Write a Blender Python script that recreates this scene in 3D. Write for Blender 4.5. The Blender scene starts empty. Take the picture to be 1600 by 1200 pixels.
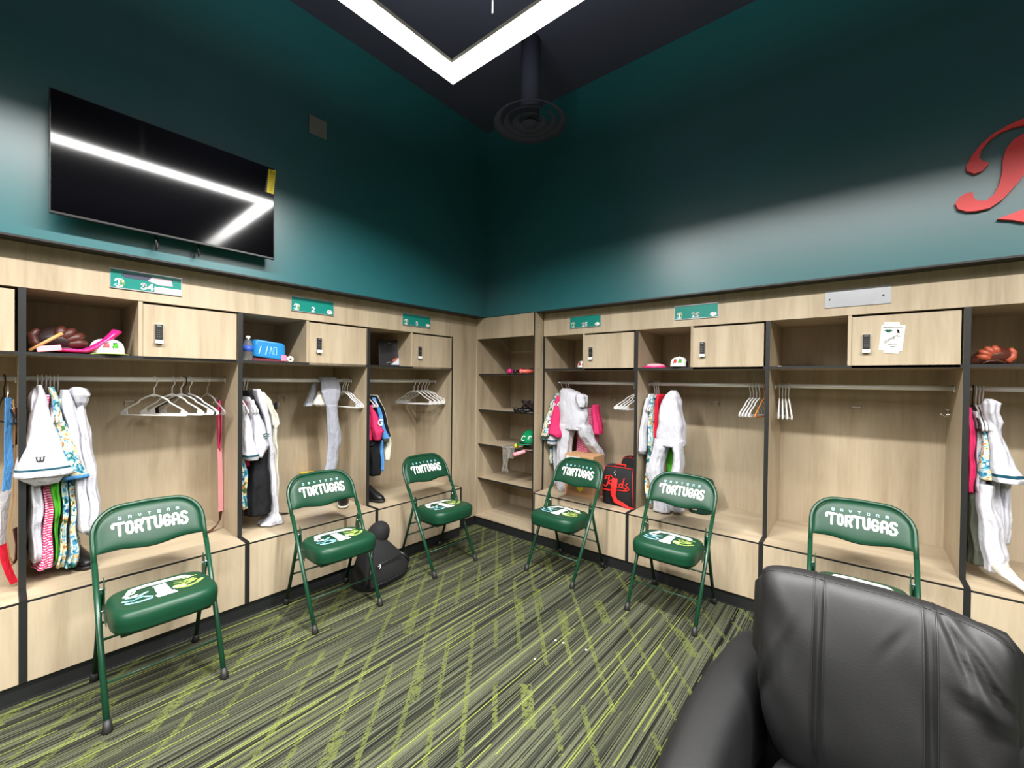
import bpy, math, random
from mathutils import Vector, Matrix, noise as mnoise
PI = math.pi
SC = bpy.context.scene
COL = SC.collection
rnd = random.Random(7)

# ---------------------------------------------------------------- camera, world, lamps, exposure
cam_d = bpy.data.cameras.new('camera'); cam = bpy.data.objects.new('camera', cam_d); COL.objects.link(cam)
cam_d.sensor_width = 36; cam_d.lens = 658.044 / 1600 * 36; cam_d.clip_start = .05
YA, PT, RO = math.radians(39.5841), math.radians(-.5498), math.radians(.6382)
FW = Vector((-math.sin(YA) * math.cos(PT), math.cos(YA) * math.cos(PT), math.sin(PT)))
RT = Vector((math.cos(YA), math.sin(YA), 0)); UP = RT.cross(FW)
R2 = RT * math.cos(RO) + UP * math.sin(RO); U2 = -RT * math.sin(RO) + UP * math.cos(RO)
m = Matrix((R2, U2, -FW)).transposed().to_4x4(); m.translation = Vector((3.0689, -3.2577, 1.5036))
cam.matrix_world = m
SC.camera = cam
SC.view_settings.view_transform = 'Standard'; SC.view_settings.look = 'None'
SC.view_settings.gamma = 1; SC.view_settings.use_curve_mapping = False
SC.view_settings.exposure = 0.0
world = bpy.data.worlds.new('world'); SC.world = world; world.use_nodes = True
world.node_tree.nodes['Background'].inputs[0].default_value = (.30, .36, .52, 1)
world.node_tree.nodes['Background'].inputs[1].default_value = .02
LX0, LX1, LY0, LY1, LZ, LW = 1.346, 5.0, -1.703, -5.3, 3.10, .107     # pendant light frame, outer edges
ROOM_H = 4.01

def area(name, loc, sx, sy, power, spread, parent, col=(1, .985, .955), up=False):
    d = bpy.data.lights.new(name, 'AREA'); d.shape = 'RECTANGLE'; d.size = sx; d.size_y = sy
    d.energy = power; d.spread = math.radians(spread); d.color = col
    o = bpy.data.objects.new(name, d); COL.objects.link(o); o.parent = parent; o.location = loc
    if up: o.rotation_euler = (PI, 0, 0)
    return o

# ---------------------------------------------------------------- material helpers
def lin(c):
    f = lambda v: v / 12.92 if v <= .04045 else ((v + .055) / 1.055) ** 2.4
    return (f(c[0] / 255), f(c[1] / 255), f(c[2] / 255), 1)
class NT:
    def __init__(s, name):
        s.m = bpy.data.materials.new(name); s.m.use_nodes = True; s.t = s.m.node_tree; s.n = s.t.nodes
        s.b = s.n['Principled BSDF']
    def new(s, typ, **k):
        x = s.n.new(typ)
        for a, b in k.items(): setattr(x, a, b)
        return x
    def link(s, a, b): s.t.links.new(a, b)
    def put(s, v, sock):
        if hasattr(v, 'is_output'): s.link(v, sock)
        else: sock.default_value = v
    def math(s, op, a, b=None, c=None, clamp=False):
        x = s.new('ShaderNodeMath', operation=op, use_clamp=clamp)
        s.put(a, x.inputs[0])
        if b is not None: s.put(b, x.inputs[1])
        if c is not None: s.put(c, x.inputs[2])
        return x.outputs[0]
    def mix(s, f, a, b):
        x = s.new('ShaderNodeMix', data_type='RGBA'); s.put(f, x.inputs[0]); s.put(a, x.inputs[6]); s.put(b, x.inputs[7])
        return x.outputs[2]
    def comb(s, x, y, z):
        c = s.new('ShaderNodeCombineXYZ'); s.put(x, c.inputs[0]); s.put(y, c.inputs[1]); s.put(z, c.inputs[2]); return c.outputs[0]
    def pos(s, kind='Object'):
        return s.new('ShaderNodeTexCoord').outputs[kind]
    def sep(s, v):
        x = s.new('ShaderNodeSeparateXYZ'); s.link(v, x.inputs[0]); return x.outputs
    def noise(s, v, scale=1, detail=3, rough=.5, dist=0):
        x = s.new('ShaderNodeTexNoise'); s.link(v, x.inputs['Vector']); x.inputs['Scale'].default_value = scale
        x.inputs['Detail'].default_value = detail; x.inputs['Roughness'].default_value = rough; x.inputs['Distortion'].default_value = dist
        return x.outputs['Fac']
    def ramp(s, f, stops, interp='LINEAR'):
        x = s.new('ShaderNodeValToRGB'); s.link(f, x.inputs[0]); cr = x.color_ramp; cr.interpolation = interp
        while len(cr.elements) < len(stops): cr.elements.new(.5)
        for e, (p, c) in zip(cr.elements, stops): e.position = p; e.color = c
        return x.outputs[0]
    def bump(s, h, strength=.3, dist=.002):
        x = s.new('ShaderNodeBump'); s.link(h, x.inputs['Height']); x.inputs['Strength'].default_value = strength
        x.inputs['Distance'].default_value = dist; s.link(x.outputs[0], s.b.inputs['Normal'])
    def done(s, col=None, rough=.5, metal=0, spec=.5):
        if col is not None: s.put(col, s.b.inputs['Base Color'])
        s.put(rough, s.b.inputs['Roughness']); s.b.inputs['Metallic'].default_value = metal
        s.b.inputs['Specular IOR Level'].default_value = spec
        return s.m
MATS = {}
def plain(name, rgb, rough=.5, metal=0, spec=.5, bump=0, bscale=300, var=.06):
    if name in MATS: return MATS[name]
    t = NT(name); c = lin(rgb)
    n = t.noise(t.pos(), 9, 4)
    dk = tuple(v * (1 - var) for v in c[:3]) + (1,); lt = tuple(min(1, v * (1 + var)) for v in c[:3]) + (1,)
    col = t.ramp(n, [(.3, dk), (.7, lt)])
    if bump: t.bump(t.noise(t.pos(), bscale, 3), bump, .001)
    MATS[name] = t.done(col, rough, metal, spec); return MATS[name]

def wood(name, grain):                              # pale ash laminate, grain along an axis of the part
    t = NT(name); p = t.sep(t.pos()); oi = t.new('ShaderNodeObjectInfo')
    off = t.sep(oi.outputs['Location'])
    rn = t.math('MULTIPLY', oi.outputs['Random'], 37.0)
    ax = [t.math('ADD', p[i], rn) for i in range(3)]
    k = {'z': (1, 1, .09), 'x': (.09, 1, 1)}[grain]
    v = t.comb(*[t.math('MULTIPLY', ax[i], k[i]) for i in range(3)])
    n1 = t.noise(v, 9, 5, .55, .6); n2 = t.noise(v, 60, 3, .6); n3 = t.noise(v, 2.6, 2, .5, 1.2)
    f = t.math('ADD', t.math('MULTIPLY', n1, .55), t.math('ADD', t.math('MULTIPLY', n2, .2), t.math('MULTIPLY', n3, .25)))
    col = t.ramp(f, [(.30, lin((140, 123, 101))), (.44, lin((164, 148, 124))), (.55, lin((175, 160, 136))), (.72, lin((184, 170, 147)))])
    t.bump(n2, .08, .0006)
    return t.done(col, .42, 0, .35)
WOODZ = wood('ash_laminate_upright', 'z'); WOODX = wood('ash_laminate_lengthwise', 'x')

def carpet():
    t = NT('striped_carpet'); x, y, z = t.sep(t.pos())
    # tufted rows run along y; each row is a few millimetres wide
    def rows(wid, seed):
        i = t.math('FLOOR', t.math('DIVIDE', x, wid))
        w = t.new('ShaderNodeTexWhiteNoise', noise_dimensions='2D'); t.link(t.comb(i, seed, 0), w.inputs['Vector']); return i, w.outputs['Value']
    i1, r1 = rows(.0042, 1.0)
    # long segments along y per row
    seg = t.noise(t.comb(t.math('MULTIPLY', i1, 3.17), t.math('MULTIPLY', y, 2.6), 0), 1, 0)
    band = t.noise(t.comb(t.math('MULTIPLY', x, 22), t.math('MULTIPLY', y, .8), 0), 1, 2)
    big = t.noise(t.comb(t.math('MULTIPLY', x, 5), t.math('MULTIPLY', y, 1.4), 3.3), 1, 2)
    g = t.math('ADD', t.math('MULTIPLY', r1, .42), t.math('ADD', t.math('MULTIPLY', seg, .42), t.math('MULTIPLY', band, .42)))
    base = t.ramp(g, [(.36, lin((14, 15, 13))), (.50, lin((32, 33, 28))), (.62, lin((55, 57, 46))), (.82, lin((82, 85, 66)))])
    # bright long lines
    i2, r2 = rows(.0058, 5.0)
    sg2 = t.noise(t.comb(t.math('MULTIPLY', i2, 7.3), t.math('MULTIPLY', y, .9), 9), 1, 0)
    ln = t.math('MULTIPLY', t.math('GREATER_THAN', r2, .925), t.math('GREATER_THAN', sg2, .47))
    i4, r4 = rows(.0045, 11.0)
    sg4 = t.noise(t.comb(t.math('MULTIPLY', i4, 5.3), t.math('MULTIPLY', y, 2.2), 4), 1, 0)
    ln2 = t.math('MULTIPLY', t.math('GREATER_THAN', r4, .86), t.math('GREATER_THAN', sg4, .60))
    # slanting dashes: bands on the diagonal, broken up, made of short row pieces
    a = math.radians(41.4)
    u = t.math('ADD', t.math('MULTIPLY', x, math.cos(a)), t.math('MULTIPLY', y, math.sin(a)))
    v = t.math('SUBTRACT', t.math('MULTIPLY', y, math.cos(a)), t.math('MULTIPLY', x, math.sin(a)))
    per = .135
    q = t.math('DIVIDE', u, per); qi = t.math('FLOOR', q); qf = t.math('SUBTRACT', q, qi)
    wn = t.new('ShaderNodeTexWhiteNoise', noise_dimensions='2D'); t.link(t.comb(qi, 2.0, 0), wn.inputs['Vector'])
    vi = t.math('FLOOR', t.math('ADD', t.math('DIVIDE', v, .27), t.math('MULTIPLY', wn.outputs['Value'], 9)))
    vf = t.math('FRACT', t.math('ADD', t.math('DIVIDE', v, .27), t.math('MULTIPLY', wn.outputs['Value'], 9)))
    w2 = t.new('ShaderNodeTexWhiteNoise', noise_dimensions='2D'); t.link(t.comb(qi, vi, 0), w2.inputs['Vector'])
    wv = t.math('ADD', .17, t.math('MULTIPLY', t.math('GREATER_THAN', w2.outputs['Value'], .93), .25))
    dash = t.math('MULTIPLY', t.math('LESS_THAN', qf, wv), t.math('GREATER_THAN', w2.outputs['Value'], .38))
    rag = t.math('GREATER_THAN', t.noise(t.comb(t.math('MULTIPLY', i1, 1.9), t.math('MULTIPLY', y, 30), 1), 1, 1), .46)
    dash = t.math('MULTIPLY', dash, rag)
    tone = t.mix(t.noise(t.comb(x, y, 0), 3, 2), lin((70, 78, 38)), lin((108, 116, 58)))
    c = t.mix(t.math('MULTIPLY', ln2, .65), base, lin((92, 98, 56)))
    c = t.mix(t.math('MULTIPLY', dash, .66), c, tone)
    c = t.mix(t.math('MULTIPLY', ln, .9), c, lin((116, 124, 62)))
    spk = t.noise(t.comb(t.math('MULTIPLY', x, 260), t.math('MULTIPLY', y, 260), 0), 1, 2)
    c2 = t.new('ShaderNodeMix', data_type='RGBA', blend_type='MULTIPLY'); c2.inputs[0].default_value = 1
    t.link(c, c2.inputs[6]); t.link(t.ramp(spk, [(.3, (.55, .55, .55, 1)), (.6, (1.1, 1.1, 1.1, 1))]), c2.inputs[7])
    t.bump(t.math('ADD', spk, t.math('MULTIPLY', r1, .4)), .5, .002)
    return t.done(c2.outputs[2], .95, 0, .1)

def paint(name, rgb, rough=.42, spec=.5):
    t = NT(name); c = lin(rgb); n = t.noise(t.pos(), 2.2, 3)
    col = t.ramp(n, [(.3, tuple(v * .94 for v in c[:3]) + (1,)), (.7, tuple(v * 1.05 for v in c[:3]) + (1,))])
    t.bump(t.noise(t.pos(), 260, 3), .12, .0008)
    return t.done(col, rough, 0, spec)
TEAL = paint('teal_wall_paint', (30, 94, 99), .33, .9)
NAVY = paint('navy_ceiling_paint', (60, 64, 80), .8, .2)
PALE = paint('pale_wall_paint', (110, 104, 92), .7, .2)
BLACK = plain('black_edging', (26, 27, 27), .45)
KICK = plain('black_rubber_base', (24, 26, 27), .5)
GREEN = plain('green_vinyl', (10, 56, 36), .42, 0, .35, .15, 420)
GFRAME = plain('green_enamel_steel', (12, 58, 38), .34, 0, .5)
RUBBER = plain('black_rubber', (22, 22, 23), .55)
WHITE = plain('white_print', (240, 240, 238), .5)
LBLUE = plain('pale_blue_print', (150, 205, 225), .5)
LIME = plain('lime_print', (158, 180, 90), .5)
DGREEN = plain('dark_green_print', (20, 70, 50), .5)
SCREEN = plain('black_glass_screen', (5, 5, 7), .075, 0, .38, var=0)
TVB = plain('black_television_plastic', (14, 14, 16), .35)
YEL = plain('yellow_label', (238, 214, 30), .5)
INK = plain('black_ink', (15, 15, 18), .5)
STEEL = plain('brushed_steel', (200, 202, 205), .35, .9)
CHROME = plain('polished_chrome', (225, 225, 225), .18, 1)
SIGN = plain('teal_plate_print', (18, 124, 112), .3)
RED = plain('red_print', (205, 40, 50), .45)
REDS = plain('red_painted_metal', (240, 70, 72), .45)
PAPER = plain('white_paper', (218, 217, 208), .6)
GREYP = plain('grey_plate', (120, 120, 118), .6)
ALU = plain('brushed_aluminium', (190, 192, 196), .32, .75, .5, .1, 200)

# ---------------------------------------------------------------- mesh helpers
class MB:
    def __init__(s): s.v = []; s.f = []; s.m = []; s.s = []; s.mats = []
    def mi(s, mat):
        if mat not in s.mats: s.mats.append(mat)
        return s.mats.index(mat)
    def add(s, vs, fs, mat, smooth=False, M=None):
        o = len(s.v); k = s.mi(mat)
        for v in vs:
            v = Vector(v)
            if M is not None: v = M @ v
            s.v.append(tuple(v))
        for f in fs: s.f.append([o + i for i in f]); s.m.append(k); s.s.append(smooth)
        return s
    def box(s, x0, x1, y0, y1, z0, z1, mat, M=None):
        vs = [(x, y, z) for x in (x0, x1) for y in (y0, y1) for z in (z0, z1)]
        fs = [(0, 1, 3, 2), (4, 6, 7, 5), (0, 4, 5, 1), (2, 3, 7, 6), (0, 2, 6, 4), (1, 5, 7, 3)]
        return s.add(vs, fs, mat, False, M)
    def tube(s, pts, r, mat, n=10, M=None, closed=False, cap=True):
        pts = [Vector(p) for p in pts]; N = len(pts); vs = []; fs = []
        rr = r if isinstance(r, (list, tuple)) else [r] * N
        prev = None
        for i, p in enumerate(pts):
            if closed: t = pts[(i + 1) % N] - pts[i - 1]
            else: t = pts[min(i + 1, N - 1)] - pts[max(i - 1, 0)]
            t.normalize()
            if prev is None:
                a = Vector((0, 0, 1)) if abs(t.z) < .9 else Vector((1, 0, 0)); u = t.cross(a).normalized()
            else: u = (prev - t * prev.dot(t)).normalized()
            prev = u; w = t.cross(u)
            for k in range(n):
                an = 2 * PI * k / n; vs.append(p + (u * math.cos(an) + w * math.sin(an)) * rr[i])
        for i in range(N if closed else N - 1):
            j = (i + 1) % N
            for k in range(n): fs.append((i * n + k, i * n + (k + 1) % n, j * n + (k + 1) % n, j * n + k))
        if cap and not closed: fs.append(tuple(range(n))[::-1]); fs.append(tuple((N - 1) * n + k for k in range(n)))
        return s.add(vs, fs, mat, True, M)
    def loft(s, rings, mat, M=None, cap=True, smooth=True, bands=None):
        n = len(rings[0]); vs = [p for r in rings for p in r]
        o = len(s.v)
        for v in vs:
            v = Vector(v); v = M @ v if M is not None else v; s.v.append(tuple(v))
        for i in range(len(rings) - 1):
            mm = bands.get(i, mat) if bands else mat; k0 = s.mi(mm)
            for k in range(n):
                s.f.append([o + i * n + k, o + i * n + (k + 1) % n, o + (i + 1) * n + (k + 1) % n, o + (i + 1) * n + k]); s.m.append(k0); s.s.append(smooth)
        if cap:
            for i in (0, len(rings) - 1):
                s.f.append([o + i * n + k for k in (range(n) if i else reversed(range(n)))]); s.m.append(s.mi(bands.get(i - (1 if i else 0), mat) if bands else mat)); s.s.append(False)
        return s
    def grid(s, fn, nu, nv, mat, M=None, smooth=True):
        vs = [fn(i / nu, j / nv) for j in range(nv + 1) for i in range(nu + 1)]
        fs = [(j * (nu + 1) + i, j * (nu + 1) + i + 1, (j + 1) * (nu + 1) + i + 1, (j + 1) * (nu + 1) + i) for j in range(nv) for i in range(nu)]
        return s.add(vs, fs, mat, smooth, M)
    def poly(s, pts, t0, t1, mat, fn=None, M=None):      # outline in (a,b), extruded from t0 to t1; fn maps (a,b,t) to space
        fn = fn or (lambda a, b, t: (a, t, b)); n = len(pts)
        vs = [fn(a, b, t0) for a, b in pts] + [fn(a, b, t1) for a, b in pts]
        fs = [tuple(range(n)), tuple(range(2 * n - 1, n - 1, -1))] + [(i, n + i, n + (i + 1) % n, (i + 1) % n) for i in range(n)]
        return s.add(vs, fs, mat, False, M)
    def strokes(s, lines, w, mat, fn, lift=0, sub=.02):  # thick flat strokes laid on a surface
        for ln in lines:
            for (a0, b0), (a1, b1) in zip(ln, ln[1:]):
                L = math.hypot(a1 - a0, b1 - b0) or 1e-6; ux, uy = (a1 - a0) / L, (b1 - b0) / L; nx, ny = -uy * w / 2, ux * w / 2
                k = max(1, int(L / sub))
                for q in range(k):
                    x0, y0 = a0 + ux * L * q / k, b0 + uy * L * q / k; x1, y1 = a0 + ux * L * (q + 1) / k, b0 + uy * L * (q + 1) / k
                    s.add([fn(x0 + nx, y0 + ny, lift), fn(x0 - nx, y0 - ny, lift), fn(x1 - nx, y1 - ny, lift), fn(x1 + nx, y1 + ny, lift)], [(0, 1, 2, 3)], mat)
            for (a, b) in ln:
                s.add([fn(a + w / 2 * math.cos(2 * PI * k / 8), b + w / 2 * math.sin(2 * PI * k / 8), lift) for k in range(8)], [tuple(range(8))], mat)
        return s
    def build(s, name, parent=None, loc=None, rot=None, bevel=0, sub=0):
        me = bpy.data.meshes.new(name); me.from_pydata(s.v, [], s.f)
        for mt in s.mats: me.materials.append(mt)
        me.polygons.foreach_set('material_index', s.m); me.polygons.foreach_set('use_smooth', s.s); me.update()
        o = bpy.data.objects.new(name, me); COL.objects.link(o)
        if parent: o.parent = parent
        if loc: o.location = loc
        if rot: o.rotation_euler = rot
        if bevel:
            b = o.modifiers.new('b', 'BEVEL'); b.width = bevel; b.segments = 2; b.limit_method = 'ANGLE'
        if sub:
            b = o.modifiers.new('s', 'SUBSURF'); b.levels = sub; b.render_levels = sub
        return o
def tag(o, label=None, cat=None, group=None, kind=None):
    if label: o['label'] = label
    if cat: o['category'] = cat
    if group: o['group'] = group
    if kind: o['kind'] = kind
    return o
def empty(name, loc, rz=0, label=None, cat=None, group=None, rot=None):
    o = bpy.data.objects.new(name, None); COL.objects.link(o); o.location = loc
    o.rotation_euler = rot if rot else (0, 0, rz); o.empty_display_size = .05
    return tag(o, label, cat, group)
def copy_tree(o, parent=None):
    c = o.copy(); COL.objects.link(c)
    if parent: c.parent = parent
    for ch in [x for x in bpy.data.objects if x.parent == o]: copy_tree(ch, c)
    return c
def superring(cx, cy, rx, ry, z, n=32, p=2.6, rot=0, fold=0, fk=7, ph=0):
    out = []
    for k in range(n):
        a = 2 * PI * k / n; c, q = math.cos(a), math.sin(a)
        x = abs(c) ** (2 / p) * (1 if c >= 0 else -1) * rx; y = abs(q) ** (2 / p) * (1 if q >= 0 else -1) * ry
        if fold:
            f = 1 + fold * math.sin(fk * a + ph); x *= f; y *= f
        out.append((cx + x * math.cos(rot) - y * math.sin(rot), cy + x * math.sin(rot) + y * math.cos(rot), z))
    return out
def text_mb(txt, size, fn, mat, mb=None, bold=0, align='CENTER', shear=0):
    cu = bpy.data.curves.new('t', 'FONT'); cu.body = txt; cu.size = size; cu.align_x = align; cu.offset = bold; cu.shear = shear
    ob = bpy.data.objects.new('t', cu); COL.objects.link(ob)
    dg = bpy.context.evaluated_depsgraph_get(); dg.update(); me = bpy.data.meshes.new_from_object(ob.evaluated_get(dg))
    mb = mb or MB(); mb.add([fn(v.co.x, v.co.y, 0) for v in me.vertices], [tuple(p.vertices) for p in me.polygons], mat)
    bpy.data.objects.remove(ob); bpy.data.meshes.remove(me); bpy.data.curves.remove(cu)
    return mb

# ---------------------------------------------------------------- the room
XB, YB = 6.6, -7.0
MB().box(-.9, XB + .1, YB - .1, .9, -.1, 0, carpet()).build('floor').update_tag()
MB().box(-.9, XB + .1, YB - .1, .9, ROOM_H, ROOM_H + .1, NAVY).build('ceiling')
w = MB(); w.box(-.9, .11, YB, .9, 2.139, ROOM_H, TEAL); w.box(-.9, -.60, YB, .9, 0, 2.139, TEAL); w.build('wall_left')
w = MB(); w.box(.11, XB, -.11, .9, 2.139, ROOM_H, TEAL); w.box(-.6, XB, .60, .9, 0, 2.139, TEAL); w.build('wall_right')
MB().box(-.6, XB + .1, YB - .1, YB, 0, ROOM_H, PALE).build('wall_back')
MB().box(XB, XB + .1, YB, .9, 0, ROOM_H, PALE).build('wall_side')
MB().box(0, .111, YB, 0, 2.129, 2.139, BLACK).build('trim_1')
MB().box(.111, XB, -.111, 0, 2.129, 2.139, BLACK).build('trim_2')
b = MB(); b.box(.0, .122, -4.113, -.461, .006, .09, KICK); b.box(.0, .128, -4.113, -.461, 0, .006, KICK); b.box(-.02, 0, -.461, -.13, 0, .09, KICK); b.build('baseboard_left')
b = MB(); b.box(.0, 4.418, -.122, 0, .006, .09, KICK); b.box(.0, 4.418, -.128, 0, 0, .006, KICK); b.build('baseboard_right')
for n in ('floor', 'ceiling', 'wall_left', 'wall_right', 'wall_back', 'wall_side', 'trim_1', 'trim_2', 'baseboard_left', 'baseboard_right'):
    tag(bpy.data.objects[n], kind='structure')

# pendant light frame
def emis(name, col, st):
    t = NT(name); t.b.inputs['Emission Color'].default_value = col; t.b.inputs['Emission Strength'].default_value = st
    return t.done((.9, .9, .88, 1), .5)
LENS = emis('glowing_lens', (1, .97, .93, 1), 5.0)
LP = empty('pendant_light', ((LX0 + LX1) / 2, (LY0 + LY1) / 2, LZ), 0, 'suspended rectangular frame of glowing white light bars', 'ceiling light')
HB = plain('white_lamp_housing', (225, 222, 214), .5)
hx, hy = (LX1 - LX0) / 2, (LY0 - LY1) / 2
for (cx, cy, sx, sy) in ((-hx + LW / 2, 0, LW, 2 * hy), (hx - LW / 2, 0, LW, 2 * hy), (0, hy - LW / 2, 2 * (hx - LW), LW), (0, -hy + LW / 2, 2 * (hx - LW), LW)):
    MB().box(cx - sx / 2, cx + sx / 2, cy - sy / 2, cy + sy / 2, .004, .022, HB).build('housing', LP)
    ln = MB().box(cx - sx / 2 + .002, cx + sx / 2 - .002, cy - sy / 2 + .002, cy + sy / 2 - .002, -.002, .004, LENS).build('lens', LP)
    area('light_bar', (cx, cy, -.004), sx, sy, 58 * max(sx, sy), 150, LP)
    area('uplight', (cx, cy, .028), sx, sy, 8 * max(sx, sy), 160, LP, (1, .95, .92), True)
for sx in (-1, 1):
    for sy in (-1, 1):
        MB().tube([(sx * (hx - .06), sy * (hy - .9), .07), (sx * (hx - .06), sy * (hy - .9), ROOM_H - LZ)], .0015, STEEL, 6).build('suspension_wire', LP)

# ---------------------------------------------------------------- locker frames: u along the run, d into the wall, z up
PITCH = .9144
LEFT0, RIGHT0 = -3.1985, .7602
def frame(run, k):
    """origin and turn of locker k on a run: local x = along, local y = into the wall"""
    return ((0, LEFT0 + PITCH * k, 0), PI / 2) if run == 'L' else ((RIGHT0 + PITCH * k, 0, 0), 0)
def at(run, k, u, d, z):
    (ox, oy, _), rz = frame(run, k)
    return (ox - d, oy + u, z) if run == 'L' else (ox + u, oy + d, z)
def rz(run, extra=0): return (PI / 2 if run == 'L' else 0) + extra

ZB, ZC, ZF, ZT, DB, DEP = .468, .090, 1.918, 2.129, -.135, .565
T2 = .0125
RODM = plain('satin_rod_steel', (232, 232, 230), .35, .3)
def make_locker():
    r = empty('locker', (0, 0, 0))
    for s, nm in ((0, 1), (1, 0)):
        x0, x1 = (0, T2) if s == 0 else (PITCH - T2, PITCH)
        p = MB().box(x0, x1, .004, DEP, ZC, ZF, WOODZ).box(x0, x1, DB + .004, .004, ZC, ZB + .002, WOODZ).build('side_panel', r)
        e = MB().box(x0, x1, 0, .004, ZB, ZF, BLACK).box(x0, x1, DB, DB + .004, ZC, ZB + .002, BLACK).box(x0, x1, DB + .004, .004, ZB + .002, ZB + .0045, BLACK).build('edge_strip', p)
    MB().box(T2, PITCH - T2, DEP - .012, DEP, ZC, ZF + .018, WOODZ).build('back_panel', r)
    MB().box(T2, PITCH - T2, .022, DEP - .012, ZF, ZF + .016, WOODX).build('top_panel', r)
    sh = MB().box(T2, PITCH - T2, .003, DEP - .012, 1.597, 1.613, WOODX).build('shelf', r)
    MB().box(T2, PITCH - T2, 0, .003, 1.597, 1.613, BLACK).build('edge_strip', sh)
    MB().box(.418, .436, .004, DEP - .012, 1.6135, ZF, WOODZ).build('cubby_divider', r)
    be = MB().box(T2, PITCH - T2, DB + .012, DEP - .012, ZB - .018, ZB, WOODX).box(T2, PITCH - T2, DB + .002, DB + .012, ZB - .003, ZB, WOODX).build('bench_seat', r)
    MB().box(T2, PITCH - T2, DB + .002, DB + .012, ZB - .014, ZB - .003, BLACK).build('edge_strip', be)
    MB().box(T2 + .001, PITCH - T2 - .001, DB, DB + .018, ZC, ZB - .014, WOODZ).build('bench_front', r, bevel=.0008)
    do = MB().box(.437, .891, 0, .018, 1.597, 1.904, WOODZ).build('door', r, bevel=.0008)
    k = MB(); k.box(.486, .522, -.012, 0, 1.690, 1.796, STEEL); k.box(.4885, .5195, -.018, -.012, 1.706, 1.794, INK)
    k.box(.486, .522, -.022, -.012, 1.688, 1.707, WHITE)
    for j in range(4):
        for i in range(3): k.box(.4945 + i * .0075, .4985 + i * .0075, -.0188, -.018, 1.724 + j * .012, 1.7265 + j * .012, GREYP)
    k.box(.494, .514, -.0188, -.018, 1.784, 1.788, ALU)
    k.build('keypad_lock', do)
    rod = MB().tube([(T2, .25, 1.483), (PITCH - T2, .25, 1.483)], .015, RODM, 16).build('clothes_rod', r)
    for x in (T2, PITCH - T2 - .006): MB().tube([(x, .25, 1.483), (x + .006, .25, 1.483)], .024, CHROME, 14).build('rod_flange', rod)
    # wire coat hooks: one double hook on the back, one on each side
    def hook(M):
        h = MB(); h.box(-.028, .028, -.003, 0, -.0025, .0025, CHROME, M)
        for s in (-1, 1):
            h.tube([(s * .026, -.002, 0), (s * .027, -.008, -.02), (s * .027, -.022, -.034), (s * .027, -.036, -.026), (s * .027, -.040, -.012)], .0022, CHROME, 6, M)
            h.tube([(s * .026, -.002, .002), (s * .026, -.022, .012)], .0022, CHROME, 6, M)
        return h
    hook(Matrix.Translation((.462, DEP - .012, 1.34))).build('coat_hook', r)
    hook(Matrix.Translation((T2, .38, 1.345)) @ Matrix.Rotation(PI / 2, 4, 'Z')).build('coat_hook', r)
    hook(Matrix.Translation((PITCH - T2, .38, 1.345)) @ Matrix.Rotation(-PI / 2, 4, 'Z')).build('coat_hook', r)
    return r
lk0 = make_locker(); first = True
for run, k, lab in (
        ('L', 0, 'pale wood locker under the number 34 plate and the television'),
        ('L', -1, 'pale wood locker cut off at the far left edge of the photo'),
        ('L', 1, 'pale wood locker under the number 2 plate'),
        ('L', 2, 'pale wood locker under the number 3 plate'),
        ('R', 0, 'pale wood locker under the number 25 plate'),
        ('R', 1, 'pale wood locker under the number 29 plate'),
        ('R', 2, 'empty pale wood locker under the blank metal plate'),
        ('R', 3, 'pale wood locker cut off at the far right edge of the photo')):
    o = lk0 if first else copy_tree(lk0); first = False
    (x, y, z), a = frame(run, k); o.location = (x, y, z); o.rotation_euler = (0, 0, a); tag(o, lab, 'locker', 'open lockers along the two walls')

f = MB().box(-.02, 0, LEFT0 - PITCH, LEFT0 + 3 * PITCH, ZF, ZT, WOODZ).build('fascia_board', None, (0, 0, 0))
tag(f, 'long pale wood fascia board above the lockers of the left wall', 'fascia board')
f = MB().box(RIGHT0, RIGHT0 + 4 * PITCH, 0, .02, ZF, ZT, WOODZ).build('fascia_board', None, (0, 0, 0))
tag(f, 'long pale wood fascia board above the lockers of the right wall', 'fascia board')
f = MB().box(-.02, 0, LEFT0 + 3 * PITCH + .002, -.002, ZC, 2.09, WOODZ).box(-.02, 0, LEFT0 + 3 * PITCH + .002, -.0, 2.0915, ZT, WOODZ).build('filler_panel')
tag(f, 'tall plain wood filler panel between the number 3 locker and the corner shelves', 'filler panel')
f = MB().box(0, -DB - .002, -.452, -.447, ZC, ZB - .002, BLACK).box(0, -DB - .004, LEFT0 + 3 * PITCH + .0005, -.452, ZB - .002, ZB + .001, BLACK).build('bench_end_panel')
tag(f, 'thin black edged end panel closing the bench beside the corner filler', 'end panel')

# corner shelf unit
r = empty('shelf_unit', (0, DB, 0), 0, 'open corner shelf unit with bats and a green helmet', 'shelf unit')
W = .7528; SD = .56
for x0, x1 in ((.001, .016), (W - .012, W)):
    p = MB().box(x0, x1, .004, SD, ZC, 2.1285, WOODZ).build('side_panel', r)
    MB().box(x0, x1, 0, .004, ZC, 2.128, BLACK if x0 > .1 else WOODZ).build('edge_strip', p)
    if x0 > .1:
        for zz in (2.0, 1.605, 1.2, .80): MB().tube([(W, .06, zz), (W + .0012, .06, zz)], .005, plain('screw_cap_brown', (110, 88, 64), .5), 10).build('screw_cap', p)
MB().box(.016, W - .012, SD - .012, SD, ZC, 2.1285, WOODZ).build('back_panel', r)
MB().box(.016, W - .012, 0, .018, ZF, 2.1285, WOODZ).build('fascia', r)
for zz, rec in ((1.565, .03), (1.197, .03), (.842, .03), (.488, .03)):
    s = MB().box(.016, W - .012, rec + .002, SD - .012, zz - .016, zz, WOODX).build('shelf', r)
    MB().box(.016, W - .012, rec, rec + .002, zz - .016, zz, BLACK).build('edge_strip', s)
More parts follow.
